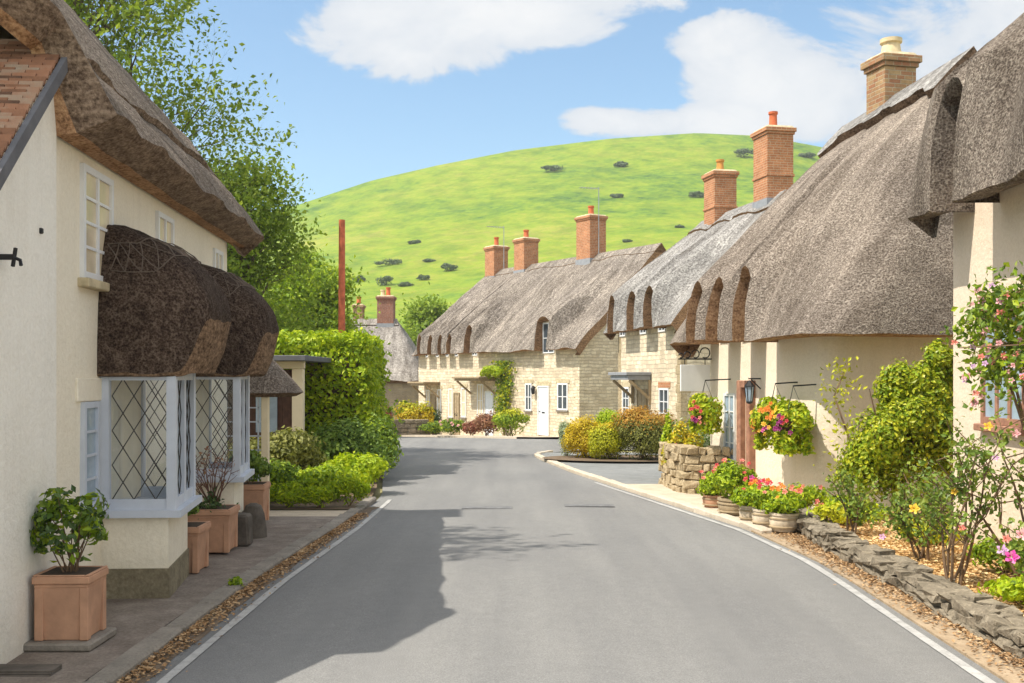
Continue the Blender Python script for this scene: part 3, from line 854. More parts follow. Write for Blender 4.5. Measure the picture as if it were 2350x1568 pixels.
def hill_z(X, Y):
    t = (Y - 85) / 275.0
    cr = interp(HCREST, X / max(Y, 1))
    q = max(0, min(1, t)) ** .72
    w = mnoise.noise(Vector((X * .012, Y * .012, 3.3))) * 3.2 * min(1, max(0, t * 4)) * max(0, 1 - t * .8) + mnoise.noise(Vector((X * .05, Y * .03, 7.1))) * 1.0 * min(1, max(0, t * 4))
    if t <= 1: return lerp(-1.6, EYE + Y * cr, q) + w
    return EYE + 360 * cr - (Y - 360) * .12


def build_ground():
    mb = MB()
    ys = [-60, -12, 0, 5, 10, 15, 20, 25, 30, 35, 40, 45, 50, 55, 60, 75, 100]
    xs = [-300, -120, -60, -30, -15, -8, -4, 0, 4, 8, 15, 30, 60, 120, 300]
    mb.grid([[(x, y, zg(y) - .03) for x in xs] for y in ys], flip=True)
    struct(mb.build('ground', M['grass'], None, True))
    ys = list(np.arange(-12, 31, 1.0)) + list(np.arange(31, 42, .4)) + list(np.arange(42, 60.1, 1))
    mb = MB(); rows = []
    for y in ys:
        a, b = interp(XL, y), interp(XR, y)
        rows.append([(lerp(a, b, k / 8), y, zg(y) + .004 + .03 * math.sin(math.pi * k / 8)) for k in range(9)])
    mb.grid(rows, flip=True)
    struct(mb.build('road', M['road'], None, True))
    # the continuing lane behind the hedge
    def strip(name, mat, fa, fb, y0, y1, dz, n=None, thickz=0):
        m = MB(); n = n or max(2, int((y1 - y0) / .5)); r = []
        for i in range(n + 1):
            y = lerp(y0, y1, i / n); a, b = fa(y), fb(y); z = zg(y) + dz
            if thickz: r.append([(a, y, z - thickz), (a, y, z), (b, y, z), (b, y, z - thickz)])
            else: r.append([(a, y, z), (lerp(a, b, .5), y, z), (b, y, z)])
        m.grid(r, flip=True); return struct(m.build(name, M[mat], None, False))
    xl = lambda y: interp(XL, y); xr = lambda y: interp(XR, y)
    def crown(y, x):
        a, b = xl(y), xr(y); return .03 * math.sin(math.pi * max(0, min(1, (x - a) / (b - a))))
    def line(name, fx, y0, y1, w=.1):
        m = MB(); n = int((y1 - y0) / .4); r = []
        for i in range(n + 1):
            y = lerp(y0, y1, i / n); x = fx(y); ww = w * R.uniform(.85, 1.08)
            r.append([(x - ww / 2, y, zg(y) + .010 + crown(y, x - w / 2)), (x + ww / 2, y, zg(y) + .010 + crown(y, x + w / 2))])
        m.grid(r, flip=True); return struct(m.build(name, M['line'], None, False))
    line('road_marking', lambda y: xl(y) + .27 - .02 * max(0, y - 14), -6, 17.6, .07)
    line('road_marking', lambda y: xr(y) - .13, -6, 21, .08)
    fac = lambda y: -2.8425 - .065 * y
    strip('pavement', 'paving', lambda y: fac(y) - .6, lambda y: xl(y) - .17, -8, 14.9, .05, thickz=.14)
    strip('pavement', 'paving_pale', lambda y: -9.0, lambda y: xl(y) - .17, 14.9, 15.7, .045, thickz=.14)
    strip('gutter', 'gutter', lambda y: xl(y) - .03, lambda y: xl(y) + .16 + .05 * mnoise.noise(Vector((y * 2.1, 0, 0))), -6, 16.5, .011, n=90)
    # kerb stones, one run each side
    m = MB(); y = -6.0
    while y < 17.2:
        l = R.uniform(.6, .95); y1 = min(y + l, 17.4); a = xl(y) - .16; b = xl(y1) - .16
        h = .062 + R.uniform(-.010, .010)
        A, B = Vector((a, y + .006, 0)), Vector((b, y1 - .006, 0)); d = (B - A).normalized(); nn = Vector((-d.y, d.x, 0))
        m.obox((A + B) / 2 + nn * -.08 + Vector((0, 0, zg(y) + h / 2 - .02)), d, nn, Vector((0, 0, 1)), (B - A).length / 2, .085, h / 2 + .02, jit=.008); y = y1
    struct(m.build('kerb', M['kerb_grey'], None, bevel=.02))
    m = MB(); y = 13.3
    while y < 31.5:
        l = R.uniform(.75, .95); y1 = y + l; a = xr(y) + .09; b = xr(y1) + .09
        A, B = Vector((a, y, 0)), Vector((b, y1 - .01, 0)); d = (B - A).normalized(); nn = Vector((-d.y, d.x, 0))
        m.obox((A + B) / 2 + Vector((0, 0, zg(y) + .0)), d, nn, Vector((0, 0, 1)), (B - A).length / 2, .075, .07, jit=.006); y = y1
    struct(m.build('kerb', M['kerb_pale'], None, bevel=.015))
    strip('pavement', 'paving_pale', lambda y: xr(y) + .17, lambda y: 4.6, 13.3, 20.2, .05)
    strip('pavement', 'tarmac', lambda y: xr(y) + .17, lambda y: lerp(3.6, 5.2, min(1, max(0, (y - 20.2) / 8))), 20.2, 31.0, .045)
    strip('verge', 'verge', lambda y: xr(y) - .02, lambda y: 3.62, -8, 13.6, .022, thickz=.06)
    strip('mulch_bed', 'mulch', lambda y: 3.62, lambda y: 6.8, -8, 14.9, .13)
    strip('garden_bed', 'bed', lambda y: -9.0, lambda y: xl(y) - .10, 15.7, 29, .06)
    # bed under the clipped shrubs
    m = MB(); c = Vector((3.05, 27.5, 0)); pts = []
    for k in range(24):
        a = 2 * math.pi * k / 24; x = c.x + 2.3 * math.cos(a); y = c.y + 1.5 * math.sin(a); pts.append((x, y, zg(y) + .10))
    m.face(pts); struct(m.build('garden_bed', M['bed'], None))
    # front bed along the terrace
    d = Vector((-.523, .853, 0)); nrm = Vector((-.853, -.523, 0)); m = MB(); r = []
    for k in range(32):
        p = Vector((2.87, 46, 0)) + d * (k * .52 - .5); q = p + nrm * 2.6
        r.append([(p.x, p.y, zg(p.y) + .07), (q.x, q.y, zg(q.y) + .07)])
    m.grid(r); struct(m.build('garden_bed', M['paving_pale'], None))
    m = MB(); r = []
    for k in range(32):
        p = Vector((2.87, 46, 0)) + d * (k * .52 - .9) + nrm * 2.6
        q = p + nrm * 1.1
        r.append([(p.x, p.y, zg(p.y) + .09), (q.x, q.y, zg(q.y) + .09), (q.x, q.y, zg(q.y) - .05)])
    m.grid(r); struct(m.build('pavement', M['kerb_pale'], None))
    # hill
    m = MB(); r = []
    for i in range(64):
        Y = 84 + 300 * (i / 63) ** 1.0 if i < 62 else (384 + 60 * (i - 61))
        r.append([(a * Y, Y, hill_z(a * Y, Y)) for a in np.linspace(-.9, .9, 220)])
    m.grid(r, flip=True); struct(m.build('hill', M['hill'], None, True, sharp=180))


build_ground()


def hill_hit(u, v):
    a, e = (u - HU) / FPX, (HV - v) / FPX
    Y = 95.0
    while Y < 359:
        if EYE + e * Y < hill_z(a * Y, Y): return Vector((a * Y, Y, hill_z(a * Y, Y)))
        Y += 1.0
    return Vector((a * 359, 359, hill_z(a * 359, 359)))


# gorse on the down
GO = 'gorse scrub scattered on the green hill'
for u, v, w, h, lab in [
    (1272, 386, 70, 20, 'broad dark gorse clump below the hill crest, left of the tall aerial'),
    (1425, 378, 36, 16, 'small dark gorse clump high on the hill straight above the tall aerial'),
    (1708, 352, 58, 28, 'dark gorse clump near the crest beside the tall orange brick chimney'),
    (1852, 356, 44, 14, 'low gorse clump on the crest right of the tall orange brick chimney'),
    (1596, 447, 44, 18, 'gorse clump on the slope just left of the square brick chimney'),
    (1416, 450, 36, 14, 'small gorse clump on the slope beside the tip of the tall aerial'),
    (1440, 552, 28, 10, 'little gorse clump low on the hill behind the long thatched ridge'),
    (896, 602, 78, 18, 'long dark gorse bank low on the hill right of the red pole'),
    (882, 645, 50, 30, 'tall round gorse bush low on the hill above the far chimney'),
    (972, 636, 34, 18, 'small round gorse bush low on the hill right of the far chimney'),
    (1030, 613, 46, 24, 'pale gorse bush low on the hill left of the terrace chimneys'),
    (824, 640, 34, 20, 'small gorse bush low on the hill next to the red pole'),
    (932, 652, 40, 14, 'flat gorse patch low on the hill between two round bushes'),
    (952, 555, 36, 12, 'pale low gorse patch alone in mid slope right of the red pole'),
    (984, 598, 34, 10, 'flat pale gorse streak above the small round gorse bush'),
    (1560, 520, 26, 9, 'tiny gorse tuft low on the slope left of the square brick chimney')]:
    p = hill_hit(u, v + h * .4); k = p.y / FPX
    bush('gorse_bush', lab, 'bush', (p.x, p.y, p.z - .2), (w * k * .46, w * k * .3, h * k * .46), 700, .45 * p.y / 250, LEAF['scrub'], GO, 13, .3, stems=3)


# ------------------------------------------------------------------ LEFT COTTAGE
def fx(Y): return -2.8425 - .065 * Y


def left_cottage():
    o, rz, Ln = frame((fx(14.3), 14.3), (fx(7.87), 7.87))
    c = empty('thatched_cottage', o, rz, 'cream cottage on the left with two dark thatched bay hoods and a tiled side wing', 'cottage', 'thatched cottages along the street')
    ze, zE = 3.66, 3.84
    shell(c, Ln, 6.2, -.1, ze + .1, -3.1, 7.3, M['plaster_left'])
    thatch(c, Ln, .46, zE, ze, lambda x: (x, -3.1, 7.75), [M['thatch_left'], M['cut_grey'], M['cut_orange']], oh=(.42, 1.6), seed=1, layer=.07, rim3=True,
           ext=(Ln + .02, .12, 4.5), amp=.06)
    # wing with lean-to tile roof
    x1 = Ln + 2.6; mb = MB()
    zt = lambda x: 4.26 - (x - Ln) * .90
    y = .035
    pts = [(Ln, y, -.1), (x1, y, -.1), (x1, y, max(1.9, zt(x1))), (Ln, y, zt(Ln))]
    mb.face(pts[::-1]); mb.face([(Ln, y, -.1), (Ln, y, zt(Ln)), (Ln, -.3, zt(Ln)), (Ln, -.3, -.1)][::-1])
    mb.face([(x1, y, -.1), (x1, -5, -.1), (x1, -5, 1.9), (x1, y, max(1.9, zt(x1)))])
    w = mb.build('wing_wall', M['plaster_wing'], c)
    tb = MB(); n = 84
    for k in range(n):
        xa = Ln + k * .030 - .05; za = zt(xa) + .05
        j = 0; yy = .10 - (k % 2) * .08
        while yy > -4.5:
            wv = .165
            y0_, y1_ = yy - wv + .006, yy
            xx = xa + .06 + R.uniform(-.008, .008); zz = zt(xx) + .045 + R.uniform(-.006, .008)
            dd = Vector((xx - xa, 0, zz - za - .035)).normalized(); up = Vector((-dd.z, 0, dd.x))
            if up.z < 0: up = -up
            tb.obox(((xa + xx) / 2, (y0_ + y1_) / 2, (za + zz) / 2 + .0), dd, Vector((0, 1, 0)), up, .042, wv / 2 - .003, .0075)
            yy -= wv
    tb.build('tiled_roof', M['tile'], c)
    bb = MB(); bb.bar((Ln - .03, .125, zt(Ln) + .0), (x1, .125, zt(x1) + .0), .04, .085); bb.build('bargeboard', M['felt'], c)
    # windows
    X = lambda Y: (14.3 - Y) * 1.0021
    window(c, X(9.25), X(8.48), 2.68, 3.58, 2, 4, 'white', 'pane_warm', .055, .024, sill='cap_stone')
    window(c, X(8.88), X(8.50), .84, 1.70, 1, 4, 'blue_white', 'pane_blue', .05, .02, sill='blue_white', lintel='plaster_left')
    window(c, X(11.35), X(10.72), 2.75, 3.55, 2, 3, 'white', 'pane_warm', .05, .022, sill='cap_stone')
    window(c, X(13.9), X(13.4), 2.75, 3.5, 2, 3, 'white', 'pane_warm', .05, .022, sill='cap_stone')
    # iron fittings on the wing
    mb = MB(); xb = X(6.85)
    mb.bar((xb, .03, 2.66), (xb, .13, 2.66), .03, .035); mb.bar((xb, .12, 2.60), (xb - .02, .13, 2.72), .018, .018); mb.tube([(xb, .12, 2.66), (xb - .04, .15, 2.645), (xb - .03, .16, 2.61)], .012, 6)
    mb.build('wall_bracket', M['iron'], c)
    mb = MB(); xb = X(7.55); mb.box(xb - .018, xb + .018, .03, .055, 2.90, 2.94); mb.build('wall_fixing', M['iron'], c, bevel=.006)
    chimney(c, .55, -3.1, 7.2, 2.0, .85, .7, 'brick_red')
    # two bays with thatched hoods
    for Yn, Yf, dn, df in ((9.0, 10.05, .585, .50), (12.0, 12.95, .56, .49)):
        xa, xb = X(Yf), X(Yn)      # xb = near side
        z0, z1 = .76, 1.95
        def py(x): return lerp(df, dn, (x - xa) / (xb - xa))
        b = MB()
        b.face([(xa, -.02, -.05), (xb, -.02, -.05), (xb, dn - .03, -.05), (xa, df - .03, -.05)])
        q = [(xb, 0), (xb, dn - .03), (xa, df - .03), (xa, 0)]
        for (p0, p1) in zip(q[:-1], q[1:]):
            b.face([(*p0, .0), (*p1, .0), (*p1, z0 - .03), (*p0, z0 - .03)])
        b.face([(p[0], p[1], z0 - .03) for p in q])
        bb = b.build('bay_base', M['plaster_left'], c)
        pl = MB(); g = .012
        q2 = [(xb + g, 0), (xb + g, dn - .03 + g), (xa - g, df - .03 + g), (xa - g, 0)]
        for (p0, p1) in zip(q2[:-1], q2[1:]): pl.face([(*p0, .0), (*p1, .0), (*p1, .30), (*p0, .30)])
        pl.face([(p[0], p[1], .30) for p in q2]); pl.build('plinth', M['plinth'], bb)
        # frame: posts, sill, head
        f = MB(); pw = .075
        corners = [(xb, 0.04), (xb, dn), (xa, df), (xa, .04)]
        for (x, y_) in corners:
            f.box(x - pw / 2, x + pw / 2, y_ - pw / 2, y_ + pw / 2, z0 + .03, z1)
        f.box(xb - .03, xb + .03, dn * .5 - .0, dn * .5 + .001, z0 + .03, z0 + .031)
        for (p0, p1) in zip(corners[:-1], corners[1:]):
            for zc, hh in ((z0 + .075, .09), (z1 - .04, .08)):
                a, bq = Vector((*p0, zc)), Vector((*p1, zc)); d = (bq - a).normalized()
                f.bar(a + d * .035, bq - d * .035, .05, hh)
        mx = (xa + xb) / 2; my = py(mx); f.box(mx - .03, mx + .03, my - .035, my + .03, z0 + .03, z1)
        bw = f.build('bay_window', M['blue_white'], c, bevel=.006)
        s = MB()
        s.face([(xb + .07, -.02, z0 + .03), (xb + .07, dn + .09, z0 + .03), (xa - .07, df + .09, z0 + .03), (xa - .07, -.02, z0 + .03)])
        q3 = [(xb + .07, -.02), (xb + .07, dn + .09), (xa - .07, df + .09), (xa - .07, -.02)]
        for (p0, p1) in zip(q3[:-1], q3[1:]): s.face([(*p0, z0 - .03), (*p1, z0 - .03), (*p1, z0 + .03), (*p0, z0 + .03)])
        s.face([(p[0], p[1], z0 - .03) for p in q3][::-1]); s.build('sill', M['blue_white'], bw)
        # glazing and diamond leading per side
        def pane(p0, p1, nx_):
            a, bq = Vector((*p0, 0)), Vector((*p1, 0)); d = (bq - a); ln = d.length; d.normalize()
            e0, e1 = .045, ln - .045; zb, zt_ = z0 + .115, z1 - .08
            g_ = MB(); A, B = a + d * e0, a + d * e1
            g_.face([(A.x, A.y, zb), (B.x, B.y, zb), (B.x, B.y, zt_), (A.x, A.y, zt_)]); g_.build('glass', M['glass'], bw)
            ld = MB(); w = e1 - e0; h = zt_ - zb; dx = w / nx_; dz = dx * 1.62
            nrm = Vector((d.y, -d.x, 0))
            for sgn in (1, -1):
                k = -12
                while k < 30:
                    # line: x = t, z = k*dz + sgn*(dz/dx)*t
                    ps = []
                    z_at = lambda t: k * dz + sgn * (dz / dx) * t
                    t0, t1 = 0.0, w
                    za, zb2 = z_at(t0), z_at(t1)
                    m_ = sgn * dz / dx
                    lo, hi = sorted(((0 - k * dz) / m_, (h - k * dz) / m_)); t0, t1 = max(0, lo), min(w, hi)
                    if t1 - t0 > .01:
                        P0 = A + d * t0 + Vector((0, 0, zb + z_at(t0))); P1 = A + d * t1 + Vector((0, 0, zb + z_at(t1)))
                        ld.bar(P0, P1, .0075, .008, up=nrm)
                    k += 1
            ld.build('leading', M['leadline'], bw)
        pane((xb, .05), (xb, dn), 2.5); pane((xb, dn), (mx, my), 2.5); pane((mx, my), (xa, df), 2.5); pane((xa, df), (xa, .05), 2.5)
        cu = MB(); rows = []
        for k in range(24):
            x = lerp(xa + .05, xb - .05, k / 23); yy = .05 + .02 * math.sin(k * 1.9)
            rows.append([(x, yy, z0 + .04), (x, yy, z1)])
        cu.grid(rows); cu.build('curtain', M['curtain'], bw, True)
        # hood
        hx0, hx1 = xa - .22, xb + .10; D = .90; cx = (hx0 + hx1) / 2; hw = (hx1 - hx0) / 2
        mb = MB(); rows, rims, frame_pts = [], [], []
        npath = 61; ex = .45
        dense = [(math.pi * q / 2000, hw * math.copysign(abs(math.cos(math.pi * q / 2000)) ** ex, math.cos(math.pi * q / 2000)), D * abs(math.sin(math.pi * q / 2000)) ** ex) for q in range(2001)]
        arc = np.concatenate([[0], np.cumsum([math.hypot(b_[1] - a_[1], b_[2] - a_[2]) for a_, b_ in zip(dense[:-1], dense[1:])])])
        for i in range(npath):
            th = float(np.interp(arc[-1] * i / (npath - 1), arc, [q[0] for q in dense]))
            cs, sn = math.cos(th), math.sin(th)
            bx = cx + hw * math.copysign(abs(cs) ** ex, cs); by = D * abs(sn) ** ex
            front = sstep((abs(sn) - .45) / .5)
            zb = lerp(1.93, 2.40, front * (1 if True else 0))
            B = Vector((bx, by, zb)); T = Vector((cx + (bx - cx) * .62, .0, 3.2))
            T.x = cx + (bx - cx) * .64
            row = []
            for k in range(17):
                ph = (k / 16) * math.pi / 2; h_, v_ = math.sin(ph) ** .95, 1 - math.cos(ph)
                v2 = lerp(v_, k / 16, .35)
                p = Vector((lerp(T.x, B.x, h_), lerp(T.y, B.y, h_), lerp(T.z, B.z, v2)))
                nz = mnoise.noise(p * 3.1 + Vector((Yn, 0, 0))) * .03 + mnoise.noise(p * 9) * .012
                row.append(p + Vector((0, nz, nz)))
            rows.append(row)
            inner = Vector((cx + (bx - cx) * .93, by * lerp(.97, .84, front), lerp(1.90, 1.93, front)))
            rims.append([row[-1], row[-1].lerp(inner, .12) + Vector((0, 0, -.015)), row[-1].lerp(inner, .55) + Vector((0, .02 * front, -.01)), inner, Vector((inner.x, 0, 1.96))])
        mb.grid(rows, flip=False); mb.grid(rims, 1)
        hd = mb.build('bay_hood', [M['thatch_hood'], m_cut('hood_cut_reed', [(.07, .045, .03), (.21, .14, .09), (.38, .26, .165)])], c, True, sharp=45)
        sp = MB()
        def on(i, k):
            i = max(0, min(npath - 1, i)); i0 = int(i); i1 = min(i0 + 1, npath - 1); k0 = int(k); k1 = min(16, k0 + 1)
            p = rows[i0][k0].lerp(rows[i1][k0], i - i0).lerp(rows[i0][k1].lerp(rows[i1][k1], i - i0), k - k0)
            o_ = Vector((p.x - cx, p.y, .25)).normalized(); return p + o_ * .016
        for kk in (4.2, 7.4):
            for i in range(3, npath - 4): sp.bar(on(i, kk), on(i + 1, kk), .007, .007)
        for i in range(3, npath - 8, 4):
            for (a, bq) in ((4.2, 7.4), (7.4, 4.2)):
                for q in range(4): sp.bar(on(i + q, lerp(a, bq, q / 4)), on(i + q + 1, lerp(a, bq, (q + 1) / 4)), .0065, .0065)
        sp.build('spars', M['hazel'], hd)
    return c


left_cottage()

# porch hood at the far end of the left cottage
def porch():
    o = empty('thatched_porch', (-3.95, 15.75, zg(15.7)), 0, 'small thatched porch hood on a cream post beyond the second bay', 'porch')
    mb = MB(); rows, rims = [], []
    for i in range(25):
        th = 2 * math.pi * i / 24; cs, sn = math.cos(th), math.sin(th)
        bx, by = .88 * math.copysign(abs(cs) ** .7, cs), .75 * math.copysign(abs(sn) ** .7, sn)
        row = []
        for k in range(9):
            t = k / 8; h_ = t ** .8
            p = Vector((bx * lerp(.12, 1, h_), by * lerp(.12, 1, h_), lerp(2.5, 1.76, t)))
            row.append(p + Vector((0, 0, mnoise.noise(p * 4) * .02)))
        rows.append(row); rims.append([row[-1], Vector((bx * .88, by * .88, 1.70)), Vector((0, 0, 1.78))])
    mb.grid(rows, flip=True); mb.grid(rims, 1, flip=True); mb.face([r[0] for r in rows[:-1]])
    mb.build('thatched_roof', [M['thatch_near'], M['cut_dark']], o, True, sharp=45)
    p = MB(); p.box(.42, .52, -.55, -.45, 0, 1.78); p.box(-.5, -.42, -.55, -.45, 0, 1.78); p.build('post', M['cream_paint'], o, bevel=.008)
    w = MB(); w.box(-.9, -.5, -.5, .6, 0, 1.8); w.build('side_wall', M['plaster_left'], o)
    l = MB()
    for k in range(6): l.bar((-.38 + k * .15, -.5, 0), (-.38 + k * .15, -.5, 1.7), .018, .018)
    for k in range(8): l.bar((-.42, -.5, .15 + k * .2), (.42, -.5, .15 + k * .2), .018, .018)
    l.build('trellis', M['blue_white'], o)
porch()


def garage():
    o = empty('timber_carport', (-4.1, 20.0, zg(20)), 0, 'flat roofed carport with cream post and dark boards beside the tall hedge', 'carport')
    r = MB(); r.box(-2.3, .36, -.45, 2.6, 2.34, 2.44); r.build('roof', M['felt'], o, bevel=.01)
    b = MB(); b.box(-2.2, .28, -.12, -.02, 2.2, 2.337); b.build('beam', M['cream_paint'], o, bevel=.008)
    p = MB(); p.box(.05, .25, -.12, .08, -.05, 2.197); p.build('post', M['cream_paint'], o, bevel=.01)
    d = MB(); x = -2.2
    while x < .02:
        d.box(x, min(x + .145, .02), .5 + R.uniform(0, .01), .53, 0, 2.18); x += .15
    d.build('board_wall', M['dark_wood'], o)
    w = MB(); w.box(-.75, -.35, .46, .498, 1.0, 1.75); w.build('window', M['pane_blue'], o)
garage()

# rust red pole
mb = MB(); p = at(784, 505, 30); z0 = zg(30)
mb.tube([(0, 0, -.1), (0, 0, 3), (.01, 0, p.z - z0)], [.115, .10, .085], 12)
pl = mb.build('pole', M['rust'], None, True); pl.location = (p.x, 30, z0)
tag(pl, 'tall bare rust red pole rising behind the clipped hedge', 'pole')


# ------------------------------------------------------------------ RIGHT: nearest cottage
def near_right():
    global cap_rng
    o, rz, Ln = frame((4.80, 4.5), (4.9, 12.0))
    c = empty('thatched_cottage', o, rz, 'pinkish cream cottage nearest on the right with roses under its window', 'cottage', 'thatched cottages along the street')
    x = lambda Y: (Y - 4.5)
    dm = [(x(11.12), .30, 5.0, .36), (x(8.6), .32, 5.0, .36)]
    shell(c, Ln, 4.6, -.1, 3.82, -2.3, 6.7, M['plaster_right'], dm)
    thatch(c, Ln, .48, 3.68, 3.74, lambda q: (q, -2.3, 7.2), [M['thatch_near'], M['thatch_near'], M['cut_dark']], rim3=True, oh=(.3, .06), dorm=dm, seed=2, amp=.05, step=.1, fall=2.4)
    window(c, x(10.2), x(11.2), 1.42, 2.55, 3, 1, 'brown_wood', 'pane_blue', .07, .06, sill='brown_wood', lintel='brown_wood')
    for d in dm: window(c, d[0] - .28, d[0] + .28, 3.85, 4.68, 2, 3, 'brown_wood', 'pane_dark', .05, .025)
near_right()


# ------------------------------------------------------------------ RIGHT: lamp cottage
def lamp_cottage():
    global cap_rng, cap_mats
    o, rz, Ln = frame((4.44, 15.2), (3.5, 19.05))
    c = empty('thatched_cottage', o, rz, 'cream cottage with lantern and flower baskets under a big sweeping thatch', 'cottage', 'thatched cottages along the street')
    ze, zE = 2.50, 2.50
    dm = [(3.4, .21, 3.55, .50), (2.55, .21, 3.55, .50), (1.65, .19, 3.62, .46)]
    Tf = lambda x: (lerp(.25, 5.3, max(0, (x - .75) / 3.6)) if x > .75 else .25, lerp(-2.55, -3.4, max(0, min(1, (x - .75) / 3.6))), 6.62)
    # walls with a rounded near corner
    mb = MB(); pts = [(Ln, 0)]
    k = 14
    for i in range(1, k): pts.append((lerp(Ln, .45, i / k), .012 * mnoise.noise(Vector((i * .7, 1, 2)))))
    for i in range(9):
        a = (math.pi / 2) * i / 8; pts.append((.45 - .45 * math.sin(a), -.45 + .45 * math.cos(a)))
    for i in range(1, 10): pts.append((.012 * mnoise.noise(Vector((i * .7, 4, 2))), -.45 - .4 * i))
    mb.grid([[(p[0], p[1], z) for z in np.linspace(-.25, ze + .12, 10)] for p in pts])
    mb.face([(Ln, 0, -.25), (Ln, 0, ze), (Ln + .3, -3.2, 6.0), (Ln, -6, ze), (Ln, -6, -.25)])
    for cc, hw, zd, _ in dm: mb.box(cc - hw - .1, cc + hw + .1, -.22, -.004, ze - .1, zd - .05)
    mb.build('wall', M['plaster_lamp'], c, True, sharp=50)
    path = []
    def EI(e, i): path.append((e, i))
    for y in np.linspace(-4.2, -.3, 22): EI((-.80, y, zE), (-.02, y, ze))
    for i in range(1, 12):
        a = (math.pi / 2) * i / 12; r = .92
        EI((-.80 + r - r * math.cos(a), -.3 + r * math.sin(a) - .02, zE), (.30 - .32 * math.cos(a), -.3 + .30 * math.sin(a), ze))
    cap_rng = [.74, 99]; cap_mats = [M['thatch_silver'], M['cut_dark']]
    thatch(c, Ln, .60, zE, ze, Tf, [M['thatch_lamp'], M['cut_orange']], oh=(.3, .42), dorm=dm, hip0=dict(x=.75, path=path), seed=3, back=-6.5,
           cap=(.50, .34, .85, .13), amp=.05, step=.1, bulge=.10, fall=.36, folds=((.95, .34, .30),))
    cap_rng = [-1e9, 1e9]; cap_mats = None
    for d in dm: window(c, d[0] - .15, d[0] + .15, 2.5, 3.28, 1, 3, 'white', 'pane_dark', .035, .02)
    window(c, 2.93, 3.36, .48, 1.62, 2, 4, 'white', 'pane_blue', .045, .02, sill='white')
    # doorway in brown timber
    dr = MB(); dr.box(2.34, 2.54, -.05, .022, -.05, 1.72); d_ = dr.build('door', M['cream_paint'], c)
    f = MB()
    f.box(2.22, 2.34, -.05, .12, -.12, 1.84); f.box(2.54, 2.68, -.05, .12, -.12, 1.84); f.box(2.34, 2.54, -.05, .118, 1.72, 1.84)
    f.build('door_frame', M['brown_wood'], d_, bevel=.012)
    # chimney
    chimney(c, 3.3, -3.15, 6.2, 1.32, .58, .62, 'brick_pale', (('pot_cream', 0, 0, .30, .17),), 'cap_stone', False, False)
    # lantern
    ln = empty('wall_lantern', c.matrix_basis @ Vector((0, 0, 0)), 0)
    q = Matrix.Translation(o) @ Matrix.Rotation(rz, 4, 'Z')
    ln.location = q @ Vector((2.05, .0, 1.47)); ln.scale = (.8, .8, .8); ln.rotation_euler = (0, 0, rz)
    tag(ln, 'black glazed lantern on an iron arm above the brown door frame', 'lantern')
    b = MB(); b.bar((0, 0, .5), (0, .26, .5), .025, .025); b.bar((0, .0, .3), (0, .2, .48), .02, .02); b.build('bracket', M['iron'], ln)
    h = MB(); h.lathe([(.012, .47), (.03, .45), (.10, .36), (.105, .34), (.09, .34)], 6, (0, .24, 0)); h.lathe([(.03, .0), (.06, .02), (.065, .05), (.05, .05)], 6, (0, .24, 0))
    for k in range(6):
        a = k * math.pi / 3; h.bar((.06 * math.cos(a), .24 + .06 * math.sin(a), .05), (.092 * math.cos(a), .24 + .092 * math.sin(a), .34), .012, .012)
    h.build('lantern_frame', M['iron'], ln)
    g = MB(); g.lathe([(.055, .05), (.085, .34)], 6, (0, .24, 0)); g.build('lantern_glass', M['pane_blue'], ln)
    # hanging sign, square to the wall at the far corner
    s = empty('hanging_sign', q @ Vector((3.86, .03, 1.65)), rz, 'blank white sign board hanging from a scrolled iron bracket', 'sign')
    b = MB(); b.box(-.02, .02, .03, .58, 0, .46); b.build('board', M['sign_white'], s, bevel=.004)
    b = MB(); b.bar((0, 0, .56), (0, .62, .56), .025, .025); b.bar((0, .12, .46), (0, .12, .56), .012, .012); b.bar((0, .5, .46), (0, .5, .56), .012, .012)
    for cy, r_ in ((.12, .09), (.3, .07), (.45, .055), (.57, .04)):
        ring = [(0, cy + r_ * math.cos(t), .58 + r_ + r_ * math.sin(t)) for t in np.linspace(0, 5.2, 14)]
        b.tube(ring, .011, 5)
    b.build('bracket', M['iron'], s)
    # baskets
    def basket(lx, ly, z, r, lab, cols, n=3400, droop=.32):
        k = empty('hanging_basket', q @ Vector((lx, ly, z)), rz, lab, 'hanging basket', 'flower baskets hanging on the cream cottage')
        b_ = MB(); b_.lathe([(.05, -.2), (.16, -.12), (.22, 0), (.2, 0)], 14); b_.build('basket', M['dark_wood'], k, True)
        b_ = MB()
        for a in range(3):
            t = a * 2.094; b_.bar((.2 * math.cos(t), .2 * math.sin(t), 0), (0, 0, .5), .006, .006)
        b_.bar((0, 0, .5), (0, -ly, .52), .02, .02); b_.build('chain', M['iron'], k)
        P, Nn = clump_pts(n, (0, 0, -.02), (r, r * .75, r * .78), 14, .42)
        m = n // 4; tr = NR.uniform(0, 2 * np.pi, 14)[NR.integers(0, 14, m)]; dz = NR.uniform(0, droop, m)
        P2 = np.stack([np.cos(tr) * r * .72 + NR.normal(0, .03, m), np.sin(tr) * r * .5 + NR.normal(0, .03, m), -.15 - dz], 1)
        leaf_mesh('foliage', np.vstack([P, P2]), np.vstack([Nn, unit(m)]), .075, [LEAF['hedge'], LEAF['yellow'], LEAF['lime']], k, .6, NR.integers(0, 3, n + m))
        for kind, num, sz, (cx, cz), sp in cols:
            for _ in range(num):
                dx, dz_ = R.gauss(cx, sp), R.gauss(cz, sp); l = min(1, math.hypot(dx, dz_)); yy = math.sqrt(max(0, 1 - l * l)) * .75
                # camera side of the basket: local (-x, +y)
                bloom(k, (dx * r, yy * r + .02, dz_ * r * .78), sz * .78, kind, dirn=(dx * .5 - .3, .9, .4))
